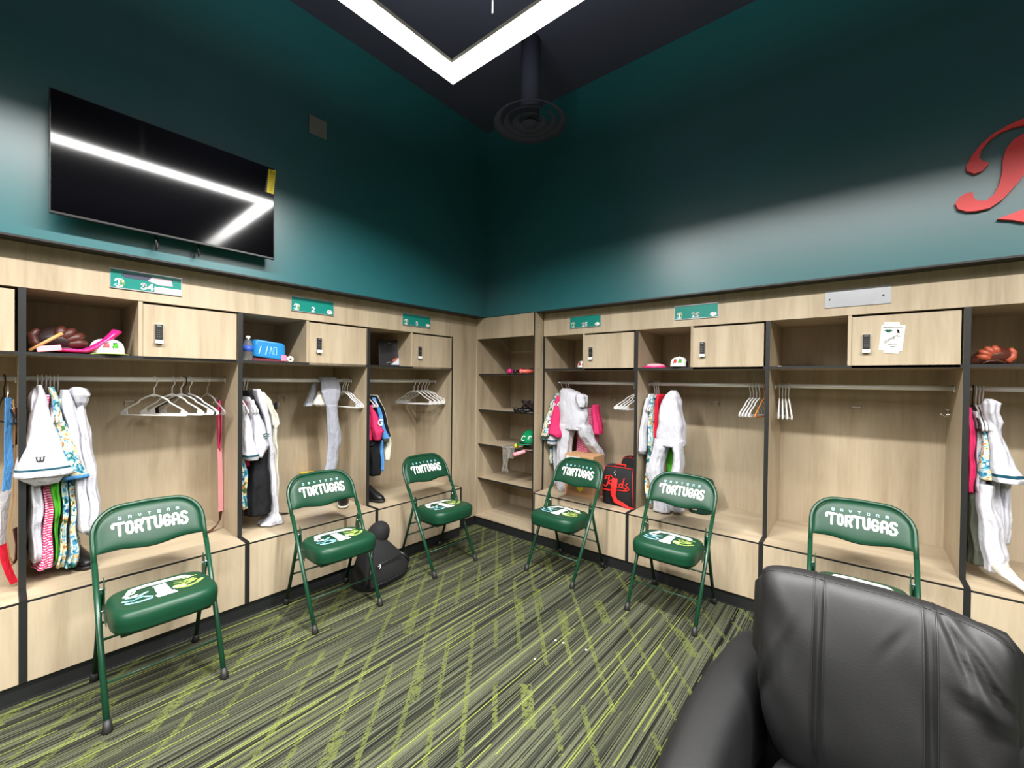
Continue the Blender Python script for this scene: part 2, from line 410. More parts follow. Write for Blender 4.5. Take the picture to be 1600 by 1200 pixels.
MB().box(.016, W - .012, 0, SD - .012, ZC, ZC + .016, WOODX).build('bottom_panel', r)
MB().box(W, RIGHT0 + .0, -DB, -DB + .12, ZC, ZF, BLACK).build('spacer_strip', r)

# ---------------------------------------------------------------- number plates
DIG = {'3': [[(.05, .85), (.3, 1), (.75, .95), (.9, .75), (.7, .55), (.4, .52)], [(.7, .55), (.95, .3), (.75, .05), (.3, 0), (.02, .15)]],
       '4': [[(.75, 0), (.75, 1), (0, .3), (1.0, .3)]], '2': [[(.05, .8), (.3, 1), (.75, .97), (.92, .72), (.75, .45), (.05, 0), (.98, 0)]],
       '5': [[(.9, 1), (.15, 1), (.1, .55), (.6, .62), (.95, .4), (.85, .08), (.4, 0), (.02, .12)]], '9': [[(.9, .65), (.7, .4), (.25, .45), (.05, .7), (.25, .97), (.7, 1), (.92, .7), (.85, .35), (.55, 0), (.2, .02)]]}
def plate(run, k, num, lab, uc=.455):
    r = empty('number_plate', at(run, k, uc, -.001, 1.970), rz(run), lab, 'number plate', 'plates above the lockers')
    fn = lambda a, b, t: (a, -.0062 - t, b)
    blank = num is None
    m_ = MB().box(-.153, .153, -.002, .001, 0, .105, ALU)
    if blank: m_.box(-.153, .153, -.0045, -.002, .098, .105, ALU).box(-.153, .153, -.0045, -.002, 0, .006, ALU)
    m_.build('backing', r)
    if blank:
        for x in (-.13, .12): MB().tube([(x, -.002, .05), (x, -.0035, .05)], .005, INK, 10).build('screw', r)
        return r
    MB().box(-.150, .150, -.004, -.002, .006, .100, SIGN).build('printed_insert', r)
    for z0, z1 in ((0, .005), (.1005, .105)): MB().box(-.153, .153, -.006, -.002, z0, z1, ALU).build('rail', r)
    nm = MB(); x = -.0145 * len(num) + .003
    for ch in num:
        nm.strokes([[(x + a * .0205, .013 + b_ * .031) for a, b_ in ln] for ln in DIG[ch]], .0082, WHITE, lambda a, b, t: (a, -.0046 - t, b), 0, 1); x += .029
    nm.build('numeral', r)
    g = MB(); f2 = lambda a, b, t: (a, -.0045 - t, b)
    g.strokes([[(-.132, .040), (-.128, .050), (-.105, .050), (-.100, .042)], [(-.117, .048), (-.117, .014)], [(-.127, .013), (-.106, .013)]], .008, WHITE, f2, 0, 1)
    g.strokes([[(-.136, .016), (-.128, .024)]], .006, LBLUE, f2, .0002, 1); g.strokes([[(-.108, .018), (-.098, .026), (-.098, .034)], [(-.104, .034), (-.108, .048)]], .006, LIME, f2, .0002, 1)
    g.build('team_emblem', r)
    if num == '34':
        MB().box(.030, .151, -.0052, -.004, .006, .036, PAPER).build('paper_note', r)
        h = MB(); rr = random.Random(3)
        for y0, xs in ((.026, (.038, .075)), (.014, (.038, .07)), (.027, (.085, .12)), (.017, (.09, .115))):
            pts = [(xs[0] + (xs[1] - xs[0]) * i / 9, y0 + rr.uniform(-.003, .003)) for i in range(10)]
            h.strokes([pts], .0014, INK, f2, .0009, 1)
        h.build('handwriting', r)
        t = MB(); t.poly([(-.10, .090), (-.108, .070), (-.09, .062), (.0, .062), (.02, .086), (.0, .094)], 0, .0006, plain('dark_tape', (58, 66, 84), .35), lambda a, b, q: (a, -.0042 - q, b))
        t.poly([(.0, .062), (.02, .086), (.105, .084), (.112, .050), (.05, .046)], 0, .0006, plain('pink_tape_patch', (196, 170, 180), .35), lambda a, b, q: (a, -.0042 - q, b))
        t.build('torn_tape', r)
    else:
        g = MB(); g.poly([(.098, .024)] + [(.121 + .021 * math.cos(a), .024 + .0145 * math.sin(a)) for a in [2.4 - i * 4.8 / 14 for i in range(15)]], 0, .0003, WHITE, lambda a, b, q: (a, -.0042 - q, b))
        g.strokes([[(.131, .030), (.120, .032), (.111, .028), (.111, .019), (.120, .015), (.131, .018)]], .004, RED, f2, .0003, 1)
        g.build('club_emblem', r)
    return r
plate('L', 0, '34', 'teal plate with the number 34, torn tape and a handwritten note')
plate('L', 1, '2', 'teal plate with the number 2', .462)
plate('L', 2, '3', 'teal plate with the number 3', .475)
plate('R', 0, '25', 'teal plate with the number 25', .440)
plate('R', 1, '29', 'teal plate with the number 29', .453)
plate('R', 2, None, 'blank brushed metal plate with two screws', .456)

# ---------------------------------------------------------------- television
r = empty('television', (.11, -2.6425, 2.246), PI / 2, 'flat black television mounted high on the left wall with a yellow label', 'television')
tl = math.radians(-1.0); TM = Matrix.Translation((0, -.075, 0)) @ Matrix.Rotation(tl, 4, 'X')
MB().box(-.480, .480, -.018, .0, 0, .575, TVB, TM).build('frame', r, bevel=.002)
MB().box(-.475, .475, -.0192, -.018, .012, .570, SCREEN, TM).build('screen', r)
MB().box(-.30, .30, 0, .04, .05, .40, TVB, TM).build('rear_housing', r, bevel=.008)
MB().box(-.20, .20, -.040, -.0005, .12, .34, TVB).build('wall_bracket', r)
q_ = lambda a, b, t: TM @ Vector((a, -.0200 - t, b))
MB().poly([(.440, .535 + .02), (.486, .530 + .02), (.470, .405), (.424, .410)], 0, .0008, BLACK, q_).build('label_backing', r)
yl = MB().poly([(.446, .560), (.488, .566), (.474, .412), (.434, .412)], .0012, .002, YEL, q_).build('yellow_label', r)
k = MB(); f3 = lambda a, b, t: q_(a, b, .0024 + t)
for i, wv in enumerate((.028, .028, .018, .022, .016, .022, .02, .026, .024, .018)):
    zz = .551 - i * .0132; cx = .4675 - i * .0009
    k.strokes([[(cx - wv / 2, zz), (cx + wv / 2, zz)]], .0045 if i < 2 else .002, INK, f3, 0, 1)
k.build('label_print', yl)
for x, L in ((-.096, .055), (.090, .045)):
    MB().tube([(x, -.06, .01), (x + .002, -.058, -L + .01), (x + .006, -.045, -L - .012), (x + .012, -.04, -L + .01), (x + .008, -.05, -.002)], .004, BLACK, 8).build('strap_end', r)

# wall plate, ceiling vent, wire, red sign
o = MB().box(-.0625, .0625, -.006, 0, -.0625, .0625, GREYP).build('wall_plate', None, (.1105, -1.848, 3.260), (0, 0, PI / 2), bevel=.002)
tag(o, 'small square grey blank plate high on the left wall', 'wall plate')
VENT = plain('dark_vent_metal', (64, 68, 86), .6, .1)
VP = (1.16, -.774, 3.40)
r = empty('ceiling_vent', VP, 0, 'round dark ceiling air diffuser with concentric rings', 'air vent')
def ringmb(r0, r1, z0, z1, th=.004):
    rr = [[(ra * math.cos(2 * PI * k / 40), ra * math.sin(2 * PI * k / 40), z) for k in range(40)] for ra, z in ((r0, z0), (r1, z1), (r1, z1 + th), (r0, z0 + th), (r0, z0))]
    return MB().loft(rr, VENT, cap=False)
ringmb(.215, .268, .03, 0).build('outer_flange', r); ringmb(.15, .195, .04, .0).build('cone', r); ringmb(.08, .13, .035, -.004).build('cone', r); ringmb(.001, .06, .02, -.008).build('cone', r)
MB().tube([(0, 0, .03), (0, 0, ROOM_H - VP[2])], .07, NAVY, 32).build('duct', r)
o = MB().tube([(0, 0, 0), (0, 0, .5)], .006, STEEL, 8).build('hanging_rod', None, (1.487, -1.547, ROOM_H - .5)); tag(o, 'thin pale metal rod hanging from the ceiling inside the light frame', 'rod')

# ---------------------------------------------------------------- red script sign on the right wall
r = empty('wall_sign', (3.70, -.1105, 2.56), 0, 'large red script letter sign high on the right wall', 'wall sign')
sg = lambda a, b, t: (a - 3.70, -.022 + t, b - 2.56)
UPC = [(3.657, 2.788), (3.61, 2.775), (3.561, 2.751), (3.519, 2.713), (3.487, 2.665), (3.468, 2.617), (3.47, 2.595), (3.498, 2.57), (3.525, 2.578), (3.546, 2.603), (3.542, 2.615), (3.524, 2.626), (3.513, 2.646), (3.52, 2.681), (3.544, 2.72), (3.582, 2.748), (3.623, 2.759), (3.657, 2.757)]
def pl(pts, z0=.0, z1=.02):
    mb = MB(); n = len(pts)
    from mathutils.geometry import tessellate_polygon
    tr = tessellate_polygon([[Vector((a, b, 0)) for a, b in pts]])
    vs = [sg(a, b, z0) for a, b in pts] + [sg(a, b, z1) for a, b in pts]
    fs = [tuple(t) for t in tr] + [tuple(n + i for i in reversed(t)) for t in tr] + [(i, n + i, n + (i + 1) % n, (i + 1) % n) for i in range(n)]
    mb.add(vs, fs, REDS); return mb
pl(UPC + [(3.72, 2.75), (3.80, 2.72), (3.86, 2.66), (3.84, 2.60), (3.78, 2.56), (3.78, 2.535), (3.85, 2.56), (3.92, 2.62), (3.93, 2.70), (3.87, 2.76), (3.78, 2.79), (3.71, 2.797)]).build('letter_bowl', r)
ST = [(3.658, 2.716), (3.624, 2.697), (3.601, 2.659), (3.591, 2.61), (3.591, 2.558), (3.583, 2.498), (3.566, 2.45), (3.541, 2.425), (3.516, 2.429), (3.498, 2.447), (3.493, 2.48), (3.471, 2.481), (3.445, 2.466), (3.432, 2.437), (3.442, 2.407), (3.473, 2.387), (3.506, 2.381), (3.553, 2.385), (3.594, 2.416), (3.628, 2.464), (3.651, 2.499), (3.68, 2.56), (3.69, 2.62), (3.71, 2.69), (3.72, 2.73), (3.69, 2.735)]
pl(ST).build('letter_stem', r)
pl([(3.69, 2.57), (3.69, 2.545), (3.76, 2.535), (3.82, 2.44), (3.90, 2.38), (3.98, 2.39), (3.98, 2.41), (3.91, 2.42), (3.86, 2.49), (3.80, 2.56)]).build('letter_leg', r)
pl([(3.578, 2.324), (3.663, 2.352), (3.83, 2.36), (4.28, 2.33), (4.28, 2.30), (3.83, 2.305), (3.664, 2.289), (3.63, 2.307)]).build('underline_swash', r)

# ---------------------------------------------------------------- folding chairs
GLY = {
 'T': [[(-.10, .66), (-.14, .80), (-.04, .92), (.12, .90), (.72, .90)], [(.36, .90), (.36, .08)]],
 'O': [[(.14, .26), (.14, .70), (.24, .86), (.44, .86), (.54, .70), (.54, .26), (.44, .12), (.24, .12), (.14, .26)]],
 'R': [[(.12, .08), (.12, .86), (.44, .86), (.54, .74), (.54, .60), (.44, .48), (.12, .48)], [(.34, .48), (.56, .08)]],
 'U': [[(.13, .92), (.13, .26), (.24, .12), (.44, .12), (.55, .26), (.55, .92)]],
 'G': [[(.55, .70), (.44, .86), (.24, .86), (.13, .70), (.13, .26), (.24, .12), (.44, .12), (.55, .26), (.55, .46), (.36, .46)]],
 'A': [[(.12, .08), (.12, .70), (.24, .86), (.44, .86), (.56, .70), (.56, .08)], [(.12, .42), (.56, .42)]],
 'S': [[(.56, .80), (.44, .90), (.24, .90), (.12, .76), (.18, .58), (.48, .44), (.56, .26), (.44, .06), (.20, .02), (.04, .12), (.10, .26)]],
}
SQ = {'D': [[(0, 0), (0, 1), (.9, 1), (.9, 0), (0, 0)]], 'A': [[(0, 0), (0, 1), (.9, 1), (.9, 0)], [(0, .4), (.9, .4)]], 'Y': [[(0, 1), (.1, .5), (.45, .1), (.8, .5), (.9, 1)]],
      'T': [[(0, 1), (.9, 1)], [(.45, 1), (.45, 0)]], 'O': [[(0, 0), (0, 1), (.9, 1), (.9, 0), (0, 0)]], 'N': [[(0, 0), (0, 1), (.9, 1), (.9, 0)]]}
K = .545; NRM = Vector((0, -1, K)).normalized()
def bk(a, z, t=0):
    return Vector((a, -.235 + K * z + .018 * (1 - (a / .22) ** 2), z)) + NRM * t
def topz(a):
    a = abs(a)
    return .832 + .004 * (1 - a / .21) if a < .10 else .832 - .125 * (1 - math.sqrt(max(0, 1 - ((a - .10) / .1152) ** 2)))
def botz(a): return .652 - .017 * (.5 + .5 * math.cos(PI * min(1, abs(a) / .15)))
def padt(a, z):
    s = abs(a) / .2135; zt, zb = topz(a), botz(a); r_ = abs((z - (zt + zb) / 2) / max(.001, (zt - zb) / 2))
    return max(0, (1 - min(1, s) ** 6) * (1 - min(1, r_) ** 5)) ** .45 * .020
def make_chair():
    r = empty('folding_chair', (0, 0, 0))
    for s in (-1, 1):
        MB().tube([(s * .212, -.228, .012), bk(s * .216, .30) - Vector((0, .018 * (1 - (.216 / .22) ** 2), 0)), bk(s * .219, .62)], .0115, GFRAME, 12).build('front_leg', r)
        MB().tube([(s * .205, .232, .012), (s * .203, .10, .36), (s * .203, .052, .505)], .0105, GFRAME, 12).build('rear_leg', r)
        for y, tt in ((-.231, 1), (.235, -1)):
            x = s * (.212 if tt > 0 else .205)
            MB().tube([(x, y, 0), (x, y, .004), (x, y + .004 * tt, .02), (x, y + .014 * tt, .045)], [.017, .019, .0165, .0135], RUBBER, 12).build('rubber_foot', r)
        b = MB(); b.poly([(-.03, .36), (.04, .37), (.075, .47), (.055, .56), (.03, .545), (.01, .43)], -.0015, .0015, GFRAME, lambda a, z, t: (s * .193 + t, a, z))
        for (y, z) in ((.045, .51), (.01, .42)): b.tube([(s * .186, y, z), (s * .222, y, z)], .005, STEEL, 8)
        b.build('pivot_bracket', r)
    arc = [bk(a, .60 + .0 * i) for i, a in ((0, -.219),)]
    pts = [bk(-.219, .60), bk(-.2195, .68)]
    for i in range(9):
        q = PI - i * (PI / 2) / 8; pts.append(bk(-.105 + .115 * math.cos(q), .727 + .115 * math.sin(q)))
    pts += [bk(0, .8455)]
    for i in range(9):
        q = PI / 2 - i * (PI / 2) / 8; pts.append(bk(.105 + .115 * math.cos(q), .727 + .115 * math.sin(q)))
    pts += [bk(.2195, .68), bk(.219, .60)]
    MB().tube([p - NRM * .008 for p in pts], .011, GFRAME, 12).build('back_frame', r)
    g = MB()
    def sf(side):
        def f(i, j):
            a = -.2135 + .427 * i; zb, zt = botz(a), topz(a)
            jj = .5 - .5 * math.cos(PI * j); z = zb + (zt - zb) * jj
            return bk(a, z, (padt(a, z) * side - .004) if side > 0 else -.006 - padt(a, z) * .25)
        return f
    g.grid(sf(1), 40, 22, GREEN); g.grid(lambda i, j: sf(-1)(1 - i, j), 40, 22, GREEN)
    def rim(i0):
        vs = []; fs = []
        return vs, fs
    back = g.build('backrest', r)
    lt = MB(); fn = lambda a, b, t: bk(a, b, padt(a, b) - .004 + .0012 + t)
    x = -.143; h = .062; wd = .0355
    for ch in 'TORTUGAS':
        lt.strokes([[(x + p * .0515, (.703 + q * h)) for p, q in ln] for ln in GLY[ch]], .0112, WHITE, fn, 0, .01); x += wd + (.001 if ch != 'T' else .0035)
    lt.build('team_lettering', back)
    l2 = MB(); x = -.125
    for ch in 'DAYTONA':
        l2.strokes([[(x + p * .0105, .776 + q * .011) for p, q in ln] for ln in SQ[ch]], .0032, LBLUE, fn, 0, .01); x += .0385
    l2.build('town_lettering', back)
    # seat
    s = MB(); prof = [(.376, .90), (.380, .955), (.388, .975), (.390, .985), (.395, .985), (.42, 1.0), (.445, 1.0), (.462, .975), (.472, .93), (.4765, .86)]
    rings = []
    for z, k in prof:
        rg = superring(0, 0, .203 * k, .180 - .203 * (1 - k), 0, 48, 4.2)
        rings.append([(x_ * (1 - .05 * (y_ + .195) / .39), y_ - .078, z - .012 * (y_ / .195) * .6 ) for x_, y_, _ in rg])
    s.loft(rings, GREEN); se = s.build('seat', r)
    MB().box(-.165, .165, -.19, .10, .360, .374, GFRAME).build('seat_pan', r)
    lg = MB()
    def sfn(a, b, t): a, b = a * 1.12, b * 1.25 + .036; return (a, b - .078, .4765 - .0072 * (b / .195) + .0008 + t)
    P_ = lambda pts, mt, t=0: lg.add([sfn(a, b, t) for a, b in pts], [tuple(range(len(pts)))], mt)
    P_([(-.03, -.10), (.035, -.10), (.03, -.07), (.022, -.065), (.02, .03), (-.025, .03), (-.025, -.065), (-.035, -.075)], WHITE, .0002)
    lg.strokes([[(-.10, .02), (-.085, .055), (-.04, .062), (.04, .055), (.085, .05), (.10, .03)]], .030, WHITE, sfn, .0002)
    lg.strokes([[(-.105, .02), (-.12, .0), (-.105, -.02), (-.085, -.012)]], .014, WHITE, sfn, .0003)
    lg.strokes([[(-.13, -.045), (-.105, -.06), (-.07, -.045), (-.045, -.07)], [(-.125, -.075), (-.09, -.09), (-.05, -.085)], [(-.115, -.02), (-.08, -.03), (-.05, -.01)]], .012, LBLUE, sfn, .0003)
    lg.strokes([[(.045, -.06), (.075, -.075), (.11, -.06), (.135, -.035)], [(.04, -.035), (.08, -.04), (.115, -.02)]], .017, LIME, sfn, .0003)
    lg.strokes([[(.05, .02), (.075, -.005), (.12, .0)], [(.06, .035), (.09, .02), (.13, .025)], [(.045, 0), (.07, -.02), (.11, -.012)]], .007, LIME, sfn, .0004)
    lg.strokes([[(.035, -.015), (.065, -.022), (.10, -.035)], [(.04, -.085), (.08, -.095), (.12, -.075)], [(-.045, -.03), (-.08, -.06), (-.12, -.06)], [(.04, .03), (.06, .01), (.08, .008)]], .004, DGREEN, sfn, .0006)
    lg.strokes([[(.03, -.048), (.055, -.05), (.07, -.058)]], .010, WHITE, sfn, .0007)
    lg.strokes([[(-.10, .005), (-.088, .038), (-.04, .045), (.04, .038), (.085, .033)], [(-.03, -.066), (-.022, .03)], [(.03, -.066), (.021, .03)], [(-.06, .058), (-.02, .052)], [(.01, .055), (.05, .05)]], .0032, DGREEN, sfn, .0008)
    lg.strokes([[(-.125, -.05), (-.10, -.052), (-.07, -.058)], [(-.11, -.082), (-.08, -.078), (-.05, -.073)], [(-.108, -.012), (-.075, -.018)]], .0035, DGREEN, sfn, .0008)
    lg.strokes([[(.05, -.052), (.09, -.062), (.125, -.045)], [(.05, -.028), (.085, -.03)], [(.06, .012), (.11, .006)], [(.075, .028), (.115, .02)]], .0032, DGREEN, sfn, .0008)
    lg.build('seat_emblem', se)
    MB().tube([(-.211, -.145, .165), (.211, -.145, .165)], .0042, GFRAME, 8).build('front_rail', r)
    MB().tube([(-.203, .150, .225), (.203, .150, .225)], .0065, GFRAME, 8).build('rear_rail', r)
    MB().tube([(-.203, .112, .325), (.203, .112, .325)], .0065, GFRAME, 8).build('rear_rail', r)
    return r
ch0 = make_chair(); first = True
for (x, y, a, lab) in ((.415, -2.765, 90, 'green folding chair in front of the number 34 locker, nearest on the left wall'),
                       (.400, -1.865, 87.5, 'green folding chair in front of the number 2 locker, beside the black backpack'),
                       (.385, -.955, 88, 'green folding chair in front of the number 3 locker, nearest the corner'),
                       (1.275, -.395, -1.5, 'green folding chair in front of the number 25 locker, hiding a cardboard box'),
                       (2.120, -.410, 0, 'green folding chair in front of the number 29 locker'),
                       (3.085, -.430, 1.5, 'green folding chair behind the black armchair')):
    c = ch0 if first else copy_tree(ch0); first = False
    c.location = (x, y, 0); c.rotation_euler = (0, 0, math.radians(a)); tag(c, lab, 'chair', 'green folding chairs before the lockers')

# ---------------------------------------------------------------- black leather armchair
t = NT('black_leather'); n = t.noise(t.pos(), 260, 4, .6); t.bump(n, .25, .0012)
LEA = t.done(t.ramp(t.noise(t.pos(), 6, 3), [(.3, lin((11, 11, 12))), (.7, lin((16, 16, 17)))]), .52, 0, .4)
STI = plain('black_seam_piping', (10, 10, 11), .5)
AX, AY = 3.10, -1.95
r = empty('armchair', (AX, AY, 0), math.radians(0), 'black leather armchair in the right foreground', 'armchair')
HC, TC = .265, .105            # half height and half thickness of back cushion
def cush(s, ph, infl=1.0):
    # s in -1..1 across, ph around the section; centre of cushion at (0, .22, .70), leaning back
    e = max(0, 1 - abs(s) ** 5) ** (1 / 3.2)
    c, q = math.cos(ph), math.sin(ph)
    hh = HC * (.80 + .20 * e) * (abs(q) ** (2 / 3.4)) * (1 if q >= 0 else -1)
    tt = TC * (.18 + .82 * e) * (abs(c) ** (2 / 2.4)) * (1 if c >= 0 else -1)
    x = s * .258 * (1 + .03 * q - .20 * max(0, -q) ** 1.5)
    for sx in (-.11, .11): tt *= 1 - .10 * math.exp(-((x - sx) / .010) ** 2)
    w = .006 * math.sin(9 * s + 5 * q) * max(0, abs(s) - .45) + .010 * max(0, s - .3) * math.sin(14 * s + 9 * hh / HC)
    tt += w * (1 if c >= 0 else -1)
    hh -= .035 * max(0, s) ** 2 * (q > 0)
    if c >= 0:
        nz = mnoise.noise(Vector((x * 9, hh * 7 + x * 6, 1.3))); tt += .010 * nz * (.4 + .6 * abs(s))
        for (cx_, cz_, an, ln, wd_, dp) in ((.20, .13, -1.0, .09, .010, .014), (.16, .16, -1.25, .08, .009, .012), (.235, .02, -.5, .08, .012, .018), (-.235, -.08, 1.2, .13, .012, .014), (.05, .15, 1.0, .05, .010, .003), (.21, .10, -.8, .06, .008, .010)):
            dx, dz = x - cx_, hh - cz_; al = dx * math.cos(an) + dz * math.sin(an); pe = -dx * math.sin(an) + dz * math.cos(an)
            tt -= dp * math.exp(-(al / ln) ** 2 - (pe / wd_) ** 2) - .5 * dp * math.exp(-(al / ln) ** 2 - ((pe - 1.8 * wd_) / wd_) ** 2)
    th = math.radians(17)
    yy, zz = -tt, hh
    return (x * infl, .185 + yy * math.cos(th) + zz * math.sin(th), .680 + zz * math.cos(th) - yy * math.sin(th) * -1 * -1)
cu = MB(); NS, NP = 140, 110
cu.loft([[cush(-1 + 2 * i / NS, 2 * PI * k / NP) for k in range(NP)] for i in range(NS + 1)], LEA)
cu = cu.build('back_cushion', r)
for sx in (-.122, -.098, .098, .122):
    pts = [Vector(cush(sx / .258, ph)) for ph in [PI * .62 - i * PI * 1.1 / 30 for i in range(31)]]
    MB().tube(pts, .0022, STI, 6).build('seam', cu)
pts = [Vector(cush(-.97 + 1.94 * i / 40, PI * .36)) for i in range(41)]
MB().tube(pts, .0016, STI, 6).build('seam', cu)
# back shell behind the cushion
sh = MB(); rings = []
for i in range(21):
    s = -1 + 2 * i / 20; e = (1 - abs(s) ** 6) ** .3
    rings.append([(s * .300, .31 + (.085 * e + .01) * math.cos(2 * PI * k / 28) + .10 * (zz - .5), zz) for k in range(28) for zz in [.50 + (.375 + .0 * e) * (.86 + .14 * e) * (abs(math.sin(2 * PI * k / 28)) ** .6) * (1 if math.sin(2 * PI * k / 28) >= 0 else -1)]])
sh.loft(rings, LEA).build('back_shell', r)
# arms
for sd in (-1, 1):
    a = MB(); rings = []
    for i in range(17):
        q = i / 16; y = .46 - q * 1.0; e = (1 - abs(2 * q - 1) ** 7) ** .35
        top = .625 - .05 * q; hw = .085 * (.75 + .25 * e); cx = sd * (.288 + .055 * math.sin(PI * min(1, q * .9)))
        ring = []
        for k in range(28):
            an = 2 * PI * k / 28; c, s_ = math.cos(an), math.sin(an)
            zz = (top + .10) / 2 + (top - .10) / 2 * (abs(s_) ** (2 / 5)) * (1 if s_ >= 0 else -1) * (.9 + .1 * e)
            ring.append((cx + hw * (abs(c) ** (2 / 3.0)) * (1 if c >= 0 else -1), y, zz))
        rings.append(ring)
    a.loft(rings, LEA).build('armrest', r)
s = MB(); rings = []
for z, k in ((.10, .98), (.16, 1), (.36, 1), (.42, .98), (.45, .92), (.462, .8)):
    rings.append([(x * 1, y - .17, zz) for x, y, zz in superring(0, 0, .222 * k, .34 * k, z, 40, 5)])
s.loft(rings, LEA).build('seat_cushion', r)
b = MB().box(-.34, .34, -.42, .40, .05, .12, LEA); b.build('base', r)
for sx in (-.28, .28):
    for sy in (-.36, .34): MB().tube([(sx, sy, 0), (sx, sy, .06)], .025, BLACK, 12).build('leg', r)

# ---------------------------------------------------------------- cloth materials
def fabric(name, rgb, rough=.85):
    t = NT(name); c = lin(rgb); n = t.noise(t.pos(), 14, 4)
    q = t.sep(t.pos()); t.bump(t.noise(t.comb(q[0], q[1], t.math('MULTIPLY', q[2], .45)), 24, 3, .5, .8), .7, .016)
    return t.done(t.ramp(n, [(.3, tuple(v * .93 for v in c[:3]) + (1,)), (.7, c)]), rough, 0, .2)
FW_ = fabric('white_jersey_knit', (190, 190, 198)); FCR = fabric('cream_cotton', (200, 196, 182)); FPK = fabric('pink_jersey_knit', (200, 48, 98))
FRD = fabric('red_knit', (196, 30, 52)); FGR = fabric('bright_green_knit', (74, 160, 44)); FBK = fabric('black_knit', (24, 24, 27)); FBL = fabric('light_blue_knit', (84, 148, 214))
FGY = fabric('heather_grey_knit', (150, 152, 162)); FTL = fabric('teal_trim_knit', (14, 66, 80)); FDG = fabric('dark_green_nylon', (14, 52, 42), .5); FBR = fabric('dark_print_knit', (70, 72, 62))
def tropical(name, sc=16, pale=False):
    t = NT(name); v = t.pos(); n = t.noise(v, sc, 2, .5, 1.5)
    x = t.new('ShaderNodeTexVoronoi'); t.link(v, x.inputs['Vector']); x.inputs['Scale'].default_value = sc * 1.3
    c1 = t.ramp(n, [(.30, lin((34, 84, 60))), (.38, lin((70, 140, 176))), (.46, lin((176, 196, 196))), (.54, lin((204, 194, 146))), (.62, lin((176, 116, 74))), (.68, lin((50, 96, 60)))], 'CONSTANT')
    c2 = t.mix(t.math('LESS_THAN', x.outputs['Distance'], .22), c1, lin((196, 196, 176)) if pale else lin((30, 70, 110)))
    return t.done(c2, .8, 0, .2)
FTR = tropical('tropical_print_cloth'); FTP = tropical('pale_tropical_print_cloth', 22, True)
def striped(name, a, b, per=.0125):
    t = NT(name); p = t.sep(t.pos())
    f = t.math('FRACT', t.math('DIVIDE', p[2], per)); g = t.math('FRACT', t.math('ADD', t.math('DIVIDE', t.math('ADD', p[0], p[1]), .03), t.math('MULTIPLY', t.math('FLOOR', t.math('DIVIDE', p[2], per)), .5)))
    m_ = t.math('MULTIPLY', t.math('LESS_THAN', f, .45), t.math('LESS_THAN', g, .8))
    return t.done(t.mix(m_, lin(a), lin(b)), .8, 0, .2)
FST = striped('pink_striped_knit', (196, 46, 100), (232, 196, 212)); FSD = striped('magenta_striped_knit', (178, 50, 96), (230, 170, 190), .010)
HWH = plain('white_hanger_plastic', (214, 214, 212), .3); HBK = plain('black_hanger_plastic', (18, 18, 20), .35); HWD = plain('orange_wood_hanger', (196, 120, 50), .4)
t = NT('clear_plastic'); t.b.inputs['Transmission Weight'].default_value = .85; t.b.inputs['Alpha'].default_value = .55; CLEAR = t.done((.9, .92, .94, 1), .12)
BRO = plain('brown_leather', (70, 28, 18), .45, 0, .5, .3, 60); BRD = plain('dark_brown_leather', (30, 12, 10), .5, 0, .5, .3, 60); TAN = plain('tan_leather', (188, 138, 84), .5)
HPK = plain('hot_pink_gloss', (206, 30, 112), .3); PPK = plain('pale_pink_rubber', (236, 150, 160), .5); CORAL = plain('coral_paint', (240, 112, 100), .35); CARD = plain('brown_cardboard', (176, 134, 96), .8, var=.04)
BGREEN = plain('glossy_helmet_green', (10, 120, 74), .15); BLUE = plain('blue_printed_bag', (30, 120, 180), .35); BLK2 = plain('black_canvas', (13, 13, 15), .85, bump=.3, bscale=500); REDW = plain('red_webbing', (232, 36, 34), .6)

def make_hanger(name, mat, label, group=None):
    r = MB()
    hk = [(0, 0, -.092), (0, 0, -.05), (.016, 0, -.03), (.0195, 0, -.006), (.015, 0, .012), (0, 0, .0195), (-.014, 0, .013), (-.019, 0, -.002)]
    r.tube(hk, .0032, mat, 8)
    sh = [(0, 0, -.09), (-.05, 0, -.108), (-.085, 0, -.125), (-.10, 0, -.142), (-.17, 0, -.178), (-.205, 0, -.202), (-.209, 0, -.214), (-.198, 0, -.220)]
    pts = sh + [(-x, y, z) for x, y, z in reversed(sh)]
    r.tube(pts, .0046, mat, 8, closed=True)
    r.poly([(-.028, -.099), (0, -.088), (.028, -.099), (0, -.106)], -.003, .003, mat)
    for s in (-1, 1): r.poly([(s * .17, -.176), (s * .205, -.204), (s * .20, -.218), (s * .165, -.218)], -.002, .002, mat)
    o = r.build(name); tag(o, label, 'hanger', group); return o
H0 = {}
def hanger(run, k, u, label, group=None, turn=0, mat=None, tilt=0, dz=0):
    """turn: degrees the hanger's plane is swung from square to the rod; positive brings its near end to the right"""
    mat = mat or HWH; key = mat.name
    nm = 'clothes_hanger'
    if key not in H0: o = H0[key] = make_hanger(nm, mat, label, group)
    else:
        o = H0[key].copy(); COL.objects.link(o); tag(o, label)
        if group: o['group'] = group
        elif 'group' in o: del o['group']
    o.location = at(run, k, u, .25, 1.483 + dz)
    o.rotation_euler = (0, math.radians(tilt), rz(run) - PI / 2 + math.radians(turn)); return o

